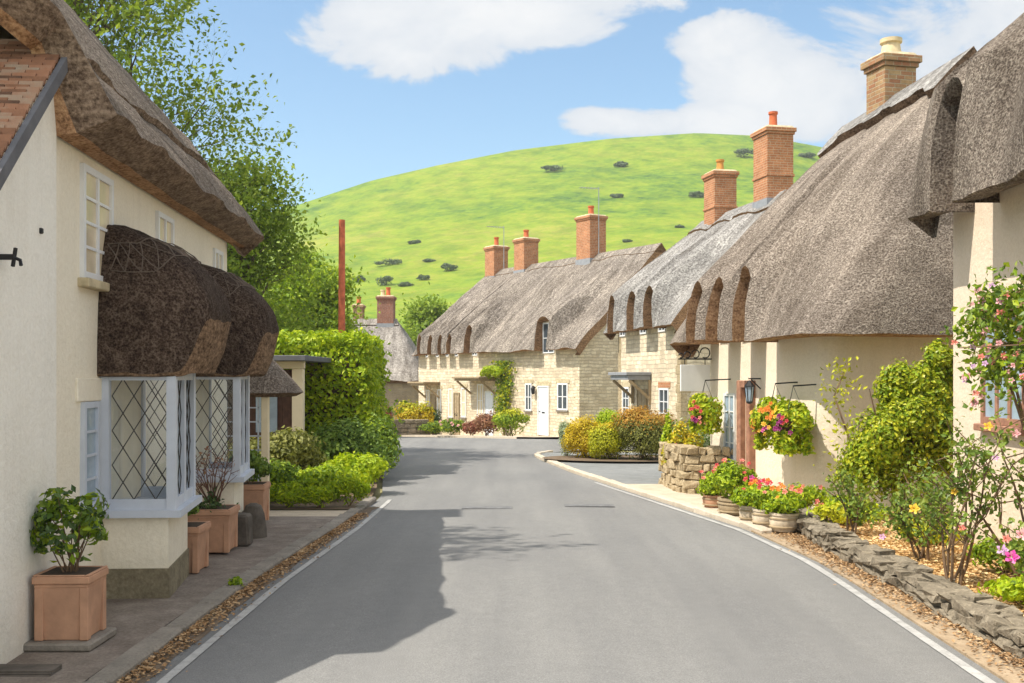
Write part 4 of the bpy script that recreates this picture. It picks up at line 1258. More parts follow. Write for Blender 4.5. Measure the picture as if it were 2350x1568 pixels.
    basket(.86, .36, 1.30, .42, 'hanging basket of yellow and orange blooms beside the door', [('orange', 9, .05, (-.5, .45), .16), ('yellow', 9, .05, (.1, -.1), .35), ('orange', 6, .05, (.3, -.35), .15), ('magenta', 3, .05, (-.4, -.4), .1)])
    basket(.32, .36, 1.27, .37, 'hanging basket with purple and red blooms at the rounded wall corner', [('orange', 8, .055, (.35, .25), .14), ('purple', 10, .055, (-.3, -.35), .22), ('red', 4, .045, (-.6, .0), .15), ('yellow', 5, .045, (.2, .5), .2)])
    basket(3.15, .46, 1.34, .40, 'green hanging basket with red and purple blooms left of the white window', [('red', 7, .05, (-.5, .1), .2), ('purple', 7, .055, (-.35, -.5), .16), ('coral', 4, .05, (-.6, -.6), .12)], 2400, .22)
    return q
QL = lamp_cottage()


# ------------------------------------------------------------------ RIGHT: stone cottage with orange chimneys
def mid_cottage():
    o, rz, Ln = frame((5.0, 32.0), (3.75, 38.0))
    c = empty('thatched_cottage', o, rz, 'pale stone cottage under silvery thatch with two orange brick chimneys', 'cottage', 'thatched cottages along the street')
    z0 = -.55; ze, zE = 3.46, 3.46
    dm = [(1.6, .36, 4.72, .42), (3.4, .36, 4.72, .42), (5.6, .36, 4.72, .42)]
    shell(c, Ln, 6.4, z0, ze + .1, -3.2, 7.0, M['stone_mid'], dm)
    thatch(c, Ln, .48, zE, ze, lambda x: (x, -3.2, 7.4), [M['thatch_silver'], M['cut_brown']], oh=(.4, .3), dorm=dm, seed=4, amp=.05, fall=.6, cap=(.7, 0, 1, .07))
    for d in dm: window(c, d[0] - .32, d[0] + .32, 3.3, 4.4, 2, 3, 'white', 'pane_dark', .05, .025)
    chimney(c, .55, -3.2, 6.9, 2.55, 1.0, .85, 'brick', (('pot_red', 0, 0, .52, .13),))
    chimney(c, 4.7, -3.2, 6.75, 2.15, .95, .8, 'brick', (('pot_ochre', 0, 0, .42, .13),))
    window(c, 1.0, 1.85, .35, 1.55, 2, 3, 'white', 'pane_dark', .06, .03, sill='cap_stone', lintel='brick')
    window(c, 4.9, 5.6, .45, 1.55, 2, 3, 'white', 'pane_dark', .06, .03, sill='cap_stone', lintel='cap_stone')
    door(c, 3.0, 3.95, -.48, 1.5, 'oak', 'oak')
    p = MB(); p.box(2.6, 4.6, .02, .85, 1.95, 2.05); p.box(2.66, 4.54, .02, .78, 1.80, 1.947)
    pc = p.build('porch_canopy', M['lead'], c, bevel=.01)
    for x in (2.7, 4.42):
        b = MB(); b.bar((x, .05, 1.2), (x, .72, 1.78), .08, .09); b.box(x - .05, x + .05, .01, .09, 1.0, 1.8)
        b.build('porch_bracket', M['oak'], pc)
    for x in (0.0, Ln - .28):
        q = MB()
        for k in range(14): q.box(x - (.012 if x == 0 else 0), x + .28 + (0 if x == 0 else .012) + (k % 2) * (.12 if x == 0 else 0), -.2 - (k % 2) * .12, .016, z0 + k * .28 + .004, z0 + k * .28 + .276)
        q.build('quoins', M['rubble'], c, bevel=.01)
mid_cottage()


# ------------------------------------------------------------------ the terrace in the bend
def terrace():
    o, rz, Ln = frame((2.87, 46.0), (-5.1, 59.0))
    c = empty('thatched_terrace', o, rz, 'long low stone terrace under one tan thatch with three brick chimneys', 'terrace', 'thatched cottages along the street')
    ze, zE = 3.10, 3.10; z0 = -1.5
    dm = [(2.35, .50, 4.55, .30), (9.0, .30, 4.5, .36), (10.9, .20, 4.1, .42), (11.9, .20, 4.1, .42), (13.0, .20, 4.1, .42), (14.2, .18, 4.1, .42)]
    shell(c, Ln, 8.4, z0, ze + .1, -4.2, 7.3, M['stone_row'], dm)
    path = []
    for i in range(1, 12):
        a = (math.pi / 2) * i / 12; r = .9
        path.append(((Ln - .25 + r * math.sin(a), .48 - r + r * math.cos(a), zE), (Ln - .5 + .5 * math.sin(a), -.45 + .45 * math.cos(a), ze)))
    for y in np.linspace(-.5, -8.4, 20): path.append(((Ln + .62, y, zE), (Ln, y, ze)))
    thatch(c, Ln, .48, zE, ze, lambda x: (min(x, 14.6), -4.2, 7.8), [M['thatch_row'], M['cut_brown']], oh=(.35, .3), dorm=dm,
           hip1=dict(x=Ln - .35, path=path), seed=5, amp=.08, step=.16, cap=(.55, 0, 1, .03))
    for d in dm: window(c, d[0] - d[1] + .04, d[0] + d[1] - .04, ze - .15, d[2] - .25, 2 if d[1] > .25 else 1, 2, 'white', 'pane_dark', .05, .03)
    chimney(c, 5.0, -4.2, 7.2, 2.45, 1.15, .95, 'brick', (('pot_red', 0, 0, .48, .14),), band=False)
    chimney(c, 10.9, -4.2, 7.25, 1.95, 1.0, .9, 'brick', (('pot_red', 0, 0, .45, .14),), band=False)
    chimney(c, 14.0, -4.2, 7.15, 1.95, 1.0, .9, 'brick', (('pot_red', 0, 0, .5, .13),), band=False)
    aerial(c, 4.3, -4.15, 7.7, 3.3)
    aerial(c, 13.2, -4.2, 7.7, 2.5)
    W = [(.85, 1.65, .45, 1.62), (3.75, 4.3, .35, 1.6), (5.85, 6.45, .4, 1.75), (8.15, 8.75, -.1, 1.55), (9.9, 10.4, -.15, 1.35), (11.3, 11.75, -.2, 1.3), (12.6, 13.0, -.3, 1.25), (13.9, 14.25, -.3, 1.2)]
    for i, (a, b, z, zt) in enumerate(W):
        window(c, a, b, z, zt, 2 if i < 4 else 1, 2, 'white', 'pane_dark' if i in (0, 1, 2) else 'pane_warm', .07, .035, sill='kerb_grey', lintel='cap_stone')
    door(c, 2.3, 3.2, -.72, 1.5, 'door_white', 'white', lintel='cap_stone')
    door(c, 7.15, 7.95, -.95, 1.2, 'door_white', 'white')
    door(c, 10.55, 11.15, -1.05, 1.1, 'oak', 'oak'); door(c, 13.2, 13.75, -1.2, 1.0, 'oak', 'oak')
    for x0, x1, z in ((6.9, 9.6, 1.82), (12.7, 14.6, 1.55)):
        p = MB(); p.box(x0, x1, .01, 1.0, z, z + .09); p.box(x0 + .1, x1 - .1, .01, .9, z - .12, z - .003)
        pc = p.build('porch_canopy', M['oak'], c, bevel=.01)
        for x in (x0 + .1, x1 - .2):
            b = MB(); b.bar((x, .02, z - .75), (x, .8, z - .13), .08, .08); b.build('porch_bracket', M['oak'], pc)
    ln = MB(); ln.lathe([(.02, 0), (.08, .05), (.1, .28), (.03, .4)], 8, (3.45, .14, 1.1)); ln.bar((3.45, 0, 1.4), (3.45, .15, 1.5), .03, .03); ln.build('door_lamp', M['iron'], c)
    q = MB()
    for k in range(16): q.box(-.012, .28 + (k % 2) * .14, -.28 - (k % 2 == 0) * .14, .016, z0 + k * .28 + .004, z0 + k * .28 + .276)
    q.build('quoins', M['stone_mid'], c, bevel=.01)
    return Matrix.Translation(o) @ Matrix.Rotation(rz, 4, 'Z')
QT = terrace()


def far_cottage():
    o, rz, Ln = frame((-5.2, 60.0), (-12.5, 60.3))
    c = empty('thatched_cottage', o, rz, 'grey thatched cottage closing the far bend behind a low stone wall', 'cottage', 'thatched cottages along the street')
    ze, zE = 1.55, 1.7; z0 = -1.6
    path = []
    for y in np.linspace(-5.5, -.6, 10): path.append(((-.5, y, zE), (0, y, ze)))
    for i in range(1, 9):
        a = (math.pi / 2) * i / 9; path.append(((-.5 + .9 * (1 - math.cos(a)), -.45 + .9 * math.sin(a), zE), (.4 * (1 - math.cos(a)), -.4 + .4 * math.sin(a), ze)))
    shell(c, Ln, 6, z0, ze + .05, -3, 4.6, M['stone_grey'], gables=False)
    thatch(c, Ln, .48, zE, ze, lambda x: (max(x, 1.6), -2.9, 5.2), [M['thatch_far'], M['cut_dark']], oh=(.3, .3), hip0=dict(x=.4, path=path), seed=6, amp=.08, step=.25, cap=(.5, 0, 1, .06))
    chimney(c, 2.25, -2.9, 4.7, 1.85, .95, .8, 'brick_red', (('pot_red', -.12, 0, .5, .13), ('pot_cream', .2, 0, .36, .13)), 'cap_stone', False)
    chimney(c, 3.95, -3.4, 4.6, 1.5, .55, .7, 'brick_pale', (('pot_red', 0, 0, .45, .13),), 'cap_stone', False)
    # small thatched wing coming forward
    w = empty('x', (0, 0, 0)); bpy.data.objects.remove(w)
far_cottage()

# ------------------------------------------------------------------ walls
dry_wall('garden_wall', 'low wall of weathered stone slabs edging the mulched rose bed', 'wall', [(3.52, 3.5), (3.52, 7), (3.56, 10), (3.58, 12.0), (3.72, 13.9)], .19, .30, .062, (.10, .32), 'rubble_dark', jit=.030, capslab=True)
dry_wall('stone_wall', 'golden rubble garden wall butting the cream cottage below the sign', 'wall', [(3.64, 18.25), (3.04, 18.4), (2.97, 18.95), (2.93, 20.3)], .84, .28, .125, (.12, .30), 'rubble', zf=zg, jit=.028)
dry_wall('boundary_wall', 'far low stone wall in the bend under the yellow bush', 'wall', [(-4.2, 53.2), (-5.9, 52.4)], .85, .4, .17, (.3, .6), 'rubble_dark', zf=zg)
dry_wall('boundary_wall', 'short pale stone wall end in the far bend beside the hedge', 'wall', [(-6.0, 51.2), (-8.4, 51.4)], .95, .4, .17, (.3, .6), 'rubble', zf=zg)


# ------------------------------------------------------------------ planters and stones, left pavement
def planter(x, y, w, h, rz, label, z=.05):
    o = empty('terracotta_planter', (x, y, z), rz, label, 'planter', 'terracotta planters along the left cottage')
    mb = MB(); b = w / 2
    def ring(s, z0_, z1_, s1=None): mb.box(-b * s, b * s, -b * s, b * s, z0_, z1_, top=((s - (s1 or s)) * b, (s - (s1 or s)) * b))
    ring(.84, 0, h * .82, .98); ring(1.0, h * .80, h * .86); ring(1.06, h * .86, h * .97)
    for s in (-1, 1):
        for t in (-1, 1):
            mb.box(s * b * .83 - .03, s * b * .83 + .03, t * b * .83 - .03, t * b * .83 + .03, 0.002, h * .81)
    mb.box(-b * 1.04, -b * .9, -b * 1.04, b * 1.04, h * .97, h); mb.box(b * .9, b * 1.04, -b * 1.04, b * 1.04, h * .97, h)
    mb.box(-b * .9, b * .9, -b * 1.04, -b * .9, h * .97, h - .002); mb.box(-b * .9, b * .9, b * .9, b * 1.04, h * .97, h - .002)
    mb.build('pot', M['terracotta'], o, bevel=.008)
    s = MB(); s.box(-b * .895, b * .895, -b * .895, b * .895, h * .972, h * .985); s.build('soil', M['soil'], o)
    return o


def potted(x, y, z, r, n, leaf, mat, label, stems=7, asp=.6, nclump=12, cr=.36, lift=.05):
    o = bush('potted_shrub', label, 'shrub', (x, y, z), r, n, leaf, mat, 'shrubs growing in the terracotta planters', nclump, cr, lift, None, asp, stems)
    return o


sl = MB(); sl.box(-.27, .20, -.25, .25, .0, .055); so = sl.build('stone_slab', M['kerb_grey'], None, bevel=.012); so.location = (-3.03, 7.5, .052)
tag(so, 'grey stone slab under the nearest terracotta planter', 'slab')
planter(-3.06, 7.5, .365, .45, .03, 'big square terracotta planter nearest on its stone slab', .108)
potted(-3.06, 7.5, .52, (.26, .24, .33), 900, .065, [LEAF['mid'], LEAF['hedge'], LEAF['dark']], 'dark leafy evergreen in the nearest terracotta planter', 16, .55, 30, .2, .03)
planter(-3.16, 10.35, .42, .44, .03, 'terracotta planter mostly hidden behind the first bay')
potted(-3.16, 10.35, .48, (.16, .16, .13), 300, .07, LEAF['mid'], 'small green plant in the planter hidden behind the first bay')
planter(-3.20, 11.55, .46, .46, .04, 'broad terracotta planter between the bays with a bare twiggy plant')
def twig_plant():
    o = empty('bare_shrub', (-3.18, 11.55, .495), 0, 'bare twiggy shrub in the planter between the two bays', 'shrub', 'shrubs growing in the terracotta planters')
    mb = MB(); tips = []
    for i in range(22):
        a = R.uniform(0, 6.28); p = Vector((0, 0, 0)); d = Vector((math.cos(a) * .55, math.sin(a) * .55, .8)).normalized(); pts = [p.copy()]
        for k in range(5):
            d = (d + Vector((R.uniform(-.3, .3), R.uniform(-.3, .3), R.uniform(-.1, .25)))).normalized(); p = p + d * R.uniform(.08, .15); pts.append(p.copy())
            if k > 1:
                e = p + Vector((R.uniform(-.12, .12), R.uniform(-.12, .12), R.uniform(.02, .12))); mb.tube([p, e], [.004, .002], 4); tips.append(e)
        mb.tube(pts, [.009 - .0013 * k for k in range(6)], 5); tips.append(p)
    mb.build('stems', m_simple('reddish_twig', (.16, .085, .06), .9, .3), o, True)
    T = np.array([tuple(t) for t in tips]); k = NR.integers(0, len(T), 90)
    leaf_mesh('foliage', T[k] + NR.normal(0, .02, (90, 3)), unit(90), .035, LEAF['russet'], o)
    P = NR.normal(0, .07, (160, 3)) + np.array([.0, -.12, .05]); leaf_mesh('foliage', P, unit(160), .05, LEAF['dark'], o)
twig_plant()
planter(-3.33, 13.75, .42, .50, .05, 'terracotta planter past the second bay with a green bush')
potted(-3.33, 13.75, .50, (.27, .27, .24), 1500, .06, LEAF['mid'], 'rounded green bush in the planter past the second bay')
for (x, y, w, d, h, lab) in ((-3.03, 12.05, .26, .24, .36, 'squat dark stone block standing before the second bay'), (-3.05, 12.75, .26, .26, .40, 'rounded dark stone block at the far corner of the second bay')):
    mb = MB()
    if 'rounded' in lab: mb.lathe([(w * .62, 0), (w * .6, .1), (w * .5, h * .7), (w * .36, h * .93), (w * .15, h)], 10)
    else: mb.box(-w / 2, w / 2, -d / 2, d / 2, 0, h, top=(.012, .012), jit=.012)
    b = mb.build('stone_block', M['stone_block'], None, smooth='rounded' in lab, bevel=0 if 'rounded' in lab else .025); b.location = (x, y, zg(y) + .05)
    tag(b, lab, 'stone block', 'dark stone blocks guarding the second bay')
mb = MB()
for k in range(3): mb.box(-.35 + k * .02, .25, -.08 + k * .01, .1, .0 + k * .012, .012 + k * .012)
dg = mb.build('drain_cover', M['stone_block'], None, bevel=.004); dg.location = (-3.1, 6.75, .045)
tag(dg, 'dark iron drain cover in the pavement by the near wall', 'drain cover')
# weed in the gutter
bush('weed', 'small green weed sprouting from the left gutter', 'plant', (-2.42, 9.55, .02), (.08, .08, .06), 110, .04, LEAF['hedge'], None, 5, .5, stems=3)


# ------------------------------------------------------------------ hedge and planting on the left
def hedge_box(name, label, x0, x1, y0, y1, z0, h, n, leaf, mats, heading=0, loc=None):
    o = empty(name, loc or ((x0 + x1) / 2, (y0 + y1) / 2, z0), heading, label, 'hedge')
    w, d = (x1 - x0) / 2, (y1 - y0) / 2
    A = np.array([d * h * 2, d * h * 2, w * h * 2, w * h * 2, 4 * w * d]); k = NR.choice(5, n, p=A / A.sum())
    u, v = NR.uniform(-1, 1, n), NR.uniform(0, 1, n)
    P = np.zeros((n, 3)); Nn = np.zeros((n, 3))
    for f, (ax, s) in enumerate(((0, 1), (0, -1), (1, 1), (1, -1))):
        m = k == f
        if ax == 0: P[m] = np.stack([np.full(m.sum(), s * w), u[m] * d, v[m] * h], 1); Nn[m] = (s, 0, .2)
        else: P[m] = np.stack([u[m] * w, np.full(m.sum(), s * d), v[m] * h], 1); Nn[m] = (0, s, .2)
    m = k == 4; P[m] = np.stack([u[m] * w, NR.uniform(-1, 1, m.sum()) * d, np.full(m.sum(), h)], 1); Nn[m] = (0, 0, 1)
    off = np.array([mnoise.noise(Vector((p[0] * 1.7, p[1] * 1.7, p[2] * 1.7))) for p in P]) * .16 + np.array([mnoise.noise(Vector((p[0] * 5, p[1] * 5, p[2] * 5))) for p in P]) * .10
    P = P + Nn * (off - np.abs(NR.normal(0, .10, n)) + .05)[:, None] + NR.normal(0, .03, (n, 3))
    Nn = Nn + unit(n) * .9; Nn /= np.linalg.norm(Nn, axis=1)[:, None]
    leaf_mesh('foliage', P, Nn, leaf, mats, o, .6, NR.integers(0, len(mats), n))
    c = MB(); c.box(-w + .28, w - .28, -d + .28, d - .28, .0, h - .28, top=(.05, .05)); c.build('inner_core', M['dark_wood'], o)  # unseen dark core added so the hedge is not see-through
    return o


hedge_box('clipped_hedge', 'tall clipped bright green hedge beside the road bend', -7.4, -3.02, 22.4, 25.2, zg(23), 2.92, 36000, .11, [LEAF['hedge'], LEAF['lime'], LEAF['lime']])
SH = 'shrubs in the left front garden'
bush('garden_shrub', 'dull olive mounded shrub below the carport post', 'shrub', (-4.0, 18.3, zg(18.3)), (.95, .8, .62), 5200, .085, LEAF['olive'], SH, 18)
bush('garden_shrub', 'mid green feathery shrub leaning against the tall hedge', 'shrub', (-3.05, 20.6, zg(20.6)), (.85, .75, .68), 5000, .085, LEAF['mid'], SH, 18)
bush('garden_shrub', 'dark green shrub at the foot of the tall hedge by the kerb', 'shrub', (-2.72, 21.9, zg(21.9)), (.5, .6, .72), 3200, .085, [LEAF['mid'], LEAF['hedge']], SH, 14)
bush('garden_shrub', 'bright yellow green shrub catching the sun before the hedge', 'shrub', (-2.72, 18.6, zg(18.6)), (.55, .7, .42), 4200, .08, LEAF['lime'], SH, 14)
bush('garden_shrub', 'leafy green shrub in front of the olive mound', 'shrub', (-3.75, 16.9, zg(16.9)), (.6, .5, .40), 3400, .075, [LEAF['hedge'], LEAF['mid']], SH, 14)
bush('garden_shrub', 'low spreading green shrub in the middle of the left garden', 'shrub', (-2.95, 17.1, zg(17.1)), (.55, .5, .36), 3000, .075, [LEAF['hedge'], LEAF['lime']], SH, 14)
for i, (x, y, r, h, lab) in enumerate([(-3.3, 16.0, .32, .2, 'tuft of fern like leaves beside the last planter'), (-2.85, 15.95, .3, .17, 'low lime green tuft at the middle of the bed edge'),
                                 (-2.42, 16.1, .3, .27, 'pale green upright tuft at the kerb corner of the bed'), (-3.75, 16.1, .3, .18, 'green tuft tucked behind the last planter')]):
    bush('bedding_plant', lab, 'plant', (x, y, zg(y) + .05), (r, r * .8, h), 1000, .08, [LEAF['lime'], LEAF['hedge']], 'edging plants along the left bed', 9, .45, asp=.3)

# trees
tree('tree', 'tall open crowned tree with sky between its branches behind the left cottage', (-10.7, 26.0, zg(26)), 16.7, 5.7, 36, 32000, .14, LEAF['tree'], .34, 8, .10, .25, (.3, 0), 'trees behind the left cottage', 5, lvar=.16)
tree('tree', 'rounded dense green tree between the hedge and the hill', (-7.75, 31, zg(31)), 9.3, 3.0, 26, 21000, .145, LEAF['tree2'], .2, 15, .12, .1, (0, 0), 'trees behind the left cottage', 4, lvar=.3)
tree('tree', 'tall tree behind the left cottage roof casting a ragged shadow on the road', (-9.4, 9.9, 0), 13.8, 4.2, 14, 7000, .14, LEAF['tree'], .2, 44, .5, .2, (.2, 0), 'trees behind the left cottage', 4, lvar=.12)
tree('tree', 'smaller light green tree behind the red pole', (-8.4, 46, zg(46)), 8.2, 3.1, 18, 18000, .2, [LEAF['hedge']], .16, 23, .1, .1, (0, 0), 'trees behind the left cottage', 4, lvar=.36)
tree('tree', 'dark tree showing over the far thatched roof', (-6.3, 76, -1.4), 9.0, 3.2, 14, 12000, .3, LEAF['tree2'], .2, 31, .12, .1, (0, 0), 'trees at the foot of the hill', 4, lvar=.45)
tree('tree', 'dark round tree behind the left end of the terrace roof', (-4.0, 82, -1.4), 8.6, 2.8, 14, 10000, .3, LEAF['mid'], .2, 37, .12, .1, (0, 0), 'trees at the foot of the hill', 4, lvar=.45)

# ------------------------------------------------------------------ planting on the right
CS = 'clipped shrubs on the island bed'
bush('clipped_shrub', 'pale silvery shrub at the left end of the clipped row', 'shrub', (1.448, 28.30, zg(28.30) + .08), (0.294, 0.440, 0.572), 7020, 0.048, LEAF['silver'], CS, 10, lift=-.10)
bush('clipped_shrub', 'golden orange rounded shrub second in the clipped row', 'shrub', (1.882, 27.70, zg(27.70) + .08), (0.588, 0.550, 0.616), 12960, 0.056, LEAF['gold'], CS, 16, topmat=(LEAF['gold'], .8), lift=-.10)
bush('clipped_shrub', 'yellow green rounded shrub between the golden and the bronze one', 'shrub', (2.413, 27.20, zg(27.20) + .08), (0.565, 0.550, 0.572), 12960, 0.056, LEAF['yellow'], CS, 16, topmat=(LEAF['gold'], .85), lift=-.10)
bush('clipped_shrub', 'largest clipped shrub, olive green with a bronze orange top', 'shrub', (3.300, 26.90, zg(26.90) + .08), (0.881, 0.715, 0.726), 22950, 0.056, LEAF['olive'], CS, 20, topmat=(LEAF['orange'], .72), lift=-.10)
bush('clipped_shrub', 'bright green shrub peeping out behind the yellow one', 'shrub', (2.654, 28.90, zg(28.90) + .08), (0.565, 0.495, 0.682), 9180, 0.056, LEAF['lime'], CS, 12, lift=-.10)
bush('clipped_shrub', 'grey green shrub at the right end against the stone wall', 'shrub', (3.956, 27.90, zg(27.90) + .08), (0.508, 0.495, 0.605), 7020, 0.056, LEAF['silver'], CS, 12, lift=-.10)
TB = 'front garden plants along the stone terrace'
for (s, d, r, n, mat, lab, kw) in [
    (2.2, 2.1, (.95, .8, .62), 3600, LEAF['hedge'], 'broad green bush by the white door of the terrace', dict(topmat=(LEAF['yellow'], .82))),
    (4.4, 2.0, (.65, .6, .55), 2600, LEAF['russet'], 'russet leaved bush under the climbing plant', {}),
    (5.6, 2.1, (.5, .5, .36), 1600, [LEAF['russet'], LEAF['red']], 'low dark russet bush left of the taller one', {}),
    (7.7, 2.0, (.75, .6, .42), 2400, [LEAF['hedge'], LEAF['mid']], 'green flower clump in front of the porch', dict(blooms=(('pink', 6, .09),))),
    (9.6, 2.0, (.95, .6, .36), 2600, [LEAF['mid'], LEAF['hedge']], 'long dark green clump left of the porch', {}),
    (13.4, 2.0, (.4, .4, .34), 1200, LEAF['lime'], 'small lime clump at the far end of the terrace', {})]:
    p = QT @ Vector((s, d, 0)); bush('garden_plant', lab, 'plant', (p.x, p.y, zg(p.y) + .08), r, n, .11, mat, TB, 12, **kw)


def climber():
    o = empty('climbing_plant', QT @ Vector((6.0, .06, -.95)), math.atan2(13, -7.97), 'leafy climber with a lime green head on the terrace wall', 'climber')
    mb = MB(); mb.tube([(0, .05, 0), (.1, .06, 1.0), (-.1, .08, 2.0), (.0, .08, 3.2)], [.05, .04, .035, .02], 6); mb.build('stems', STEM, o, True)
    n = 2200; t = NR.uniform(0, 1, n); x = NR.normal(0, 1, n) * (.16 + .34 * t) + .1 * np.sin(t * 7); z = .5 + t * 3.1
    P = np.stack([x, np.abs(NR.normal(.12, .1, n)), z], 1)
    leaf_mesh('foliage', P, unit(n) + np.array([0, .6, .2]), .13, [LEAF['mid'], LEAF['hedge'], LEAF['yellow']], o, .6, NR.integers(0, 3, n))
    P, Nn = clump_pts(1500, (.55, .4, 3.05), (.85, .4, .36), 10, .45)
    leaf_mesh('foliage', P, Nn, .13, LEAF['lime'], o)
climber()
p = Vector((-5.0, 54.6, zg(54.6)))
bush('garden_shrub', 'bright yellow bush behind the far low stone wall', 'shrub', (-4.9, 54.4, zg(54)), (1.0, .7, 1.0), 3600, .14, LEAF['gold'], None, 14, topmat=(LEAF['yellow'], .7))
bush('garden_shrub', 'dark red bush left of the yellow one in the far bend', 'shrub', (-6.4, 53.8, zg(54)), (.55, .5, .85), 2000, .13, LEAF['red'], None, 12)
bush('garden_shrub', 'dark green bush against the far grey wall right of the yellow one', 'shrub', (-4.2, 57, zg(57)), (.6, .5, .8), 1800, .13, LEAF['dark'], None, 12)

# shrubs behind the golden wall
bush('garden_shrub', 'yellow flowering shrub spilling over the golden rubble wall', 'shrub', (3.15, 19.75, zg(19.7)), (.38, .42, .62), 3000, .07, [LEAF['yellow'], LEAF['gold']], None, 12, blooms=(('coral', 3, .05),))
bush('garden_shrub', 'narrow lime green shrub behind the end of the golden rubble wall', 'shrub', (2.95, 20.4, zg(20.4)), (.14, .16, .72), 1200, .07, LEAF['lime'], None, 8)
bush('garden_shrub', 'taller green shrub behind the golden rubble wall', 'shrub', (3.5, 21.6, zg(21.6)), (.6, .5, .62), 3000, .08, [LEAF['mid'], LEAF['silver']], None, 14)


def tub(x, y, r, h, mat, label, leafr, n, kinds):
    o = empty('flower_tub', (x, y, zg(y) + .05), R.uniform(0, 3), label, 'tub', 'tubs of red flowers before the cream cottage')
    mb = MB(); mb.lathe([(r * .78, 0), (r * .95, h * .3), (r, h * .55), (r * .95, h * .85), (r * 1.02, h * .88), (r * 1.02, h), (r * .85, h), (r * .85, h * .9)], 18); mb.build('pot', M[mat], o, True)
    mb = MB(); mb.lathe([(r * .99, h * .2), (r * 1.03, h * .22), (r * 1.03, h * .28), (r * .99, h * .3)], 18); mb.lathe([(r * 1.0, h * .66), (r * 1.05, h * .68), (r * 1.05, h * .74), (r * 1.0, h * .76)], 18); mb.build('hoop', M['oak'], o, True)
    f = bush('flowering_plant', label.replace('tub', 'plant in the tub', 1), 'plant', (x, y, zg(y) + .05 + h), leafr, n, .06, [LEAF['lime'], LEAF['hedge']], 'red flowers growing in the tubs', 14, .40, lift=-.07, zmin=-.2)
    for k, num in kinds:
        for _ in range(num):
            d = Vector((R.uniform(-1, 1), R.uniform(-1, .6), R.uniform(.3, 1.1))).normalized()
            bloom(f, Vector((d.x * leafr[0], d.y * leafr[1], leafr[2] * .9 + d.z * leafr[2] * 1.05)), R.uniform(.03, .045), k)
tub(3.02, 16.1, 0.180, 0.187, 'terracotta', 'brown tub with pink red flowers nearest the rubble wall', (0.272, 0.251, 0.206), 1950, (('red', 5), ('coral', 5)))
tub(3.12, 15.1, 0.243, 0.234, 'oak', 'broad wooden tub of tall green plants under the door frame', (0.314, 0.293, 0.300), 3000, (('red', 5), ('coral', 3)))
tub(3.17, 14.3, 0.162, 0.218, 'barrel', 'slim whitewashed tub next to the broad wooden one', (0.272, 0.251, 0.187), 2100, (('red', 8), ('magenta', 3)))
tub(3.24, 13.8, 0.171, 0.226, 'barrel', 'whitewashed tub second from the slab wall with orange flowers', (0.283, 0.261, 0.187), 2100, (('orange', 8), ('red', 4)))
tub(3.36, 13.35, 0.180, 0.226, 'barrel', 'mossy whitewashed tub closest to the slab wall', (0.272, 0.251, 0.168), 2100, (('coral', 6), ('orange', 4)))
bush('flowering_plant', 'straggling red flowers against the wall right of the tubs', 'plant', (3.95, 14.6, .1), (.34, .3, .2), 1300, .06, [LEAF['lime'], LEAF['hedge']], None, 10, blooms=(('coral', 7, .04),))


def big_climber():
    o = empty('climbing_shrub', (4.85, 13.55, .15), 0, 'large glossy yellow green shrub filling the corner between two right cottages', 'shrub')
    Ps, Ns = [], []
    for c, r, n in (((.1, 0, .85), (.68, .5, .85), 15000), ((.32, .2, 1.40), (.52, .4, .65), 8500), ((.62, .2, 1.85), (.32, .3, .36), 3400), ((-.35, .1, .5), (.4, .4, .5), 2400)):
        P, Nn = clump_pts(n, c, r, 22, .34); Ps.append(P); Ns.append(Nn)
    P = np.vstack(Ps); Nn = np.vstack(Ns); k = P[:, 2] > 0.02
    leaf_mesh('foliage', P[k], Nn[k], .066, [LEAF['ivy'], LEAF['ivy'], LEAF['hedge']], o, .55, NR.integers(0, 3, k.sum()))
    mb = MB(); twigs(mb, (0, 0, 0), (0, .1, 1), (.6, .5, .9), 14, .018)
    mb.tube([(-.2, .3, .3), (-.45, .5, .9), (-.6, .7, 1.5), (-.3, 1.0, 2.0)], [.02, .015, .012, .006], 5); mb.build('stems', STEM, o, True)
    P = np.vstack([NR.normal(0, .13, (80, 3)) + np.array(c) for c in ((-.5, .55, 1.0), (-.6, .7, 1.45), (-.4, .95, 1.8), (-.55, .3, .6))])
    leaf_mesh('foliage', P, unit(len(P)), .07, LEAF['yellow'], o)
big_climber()


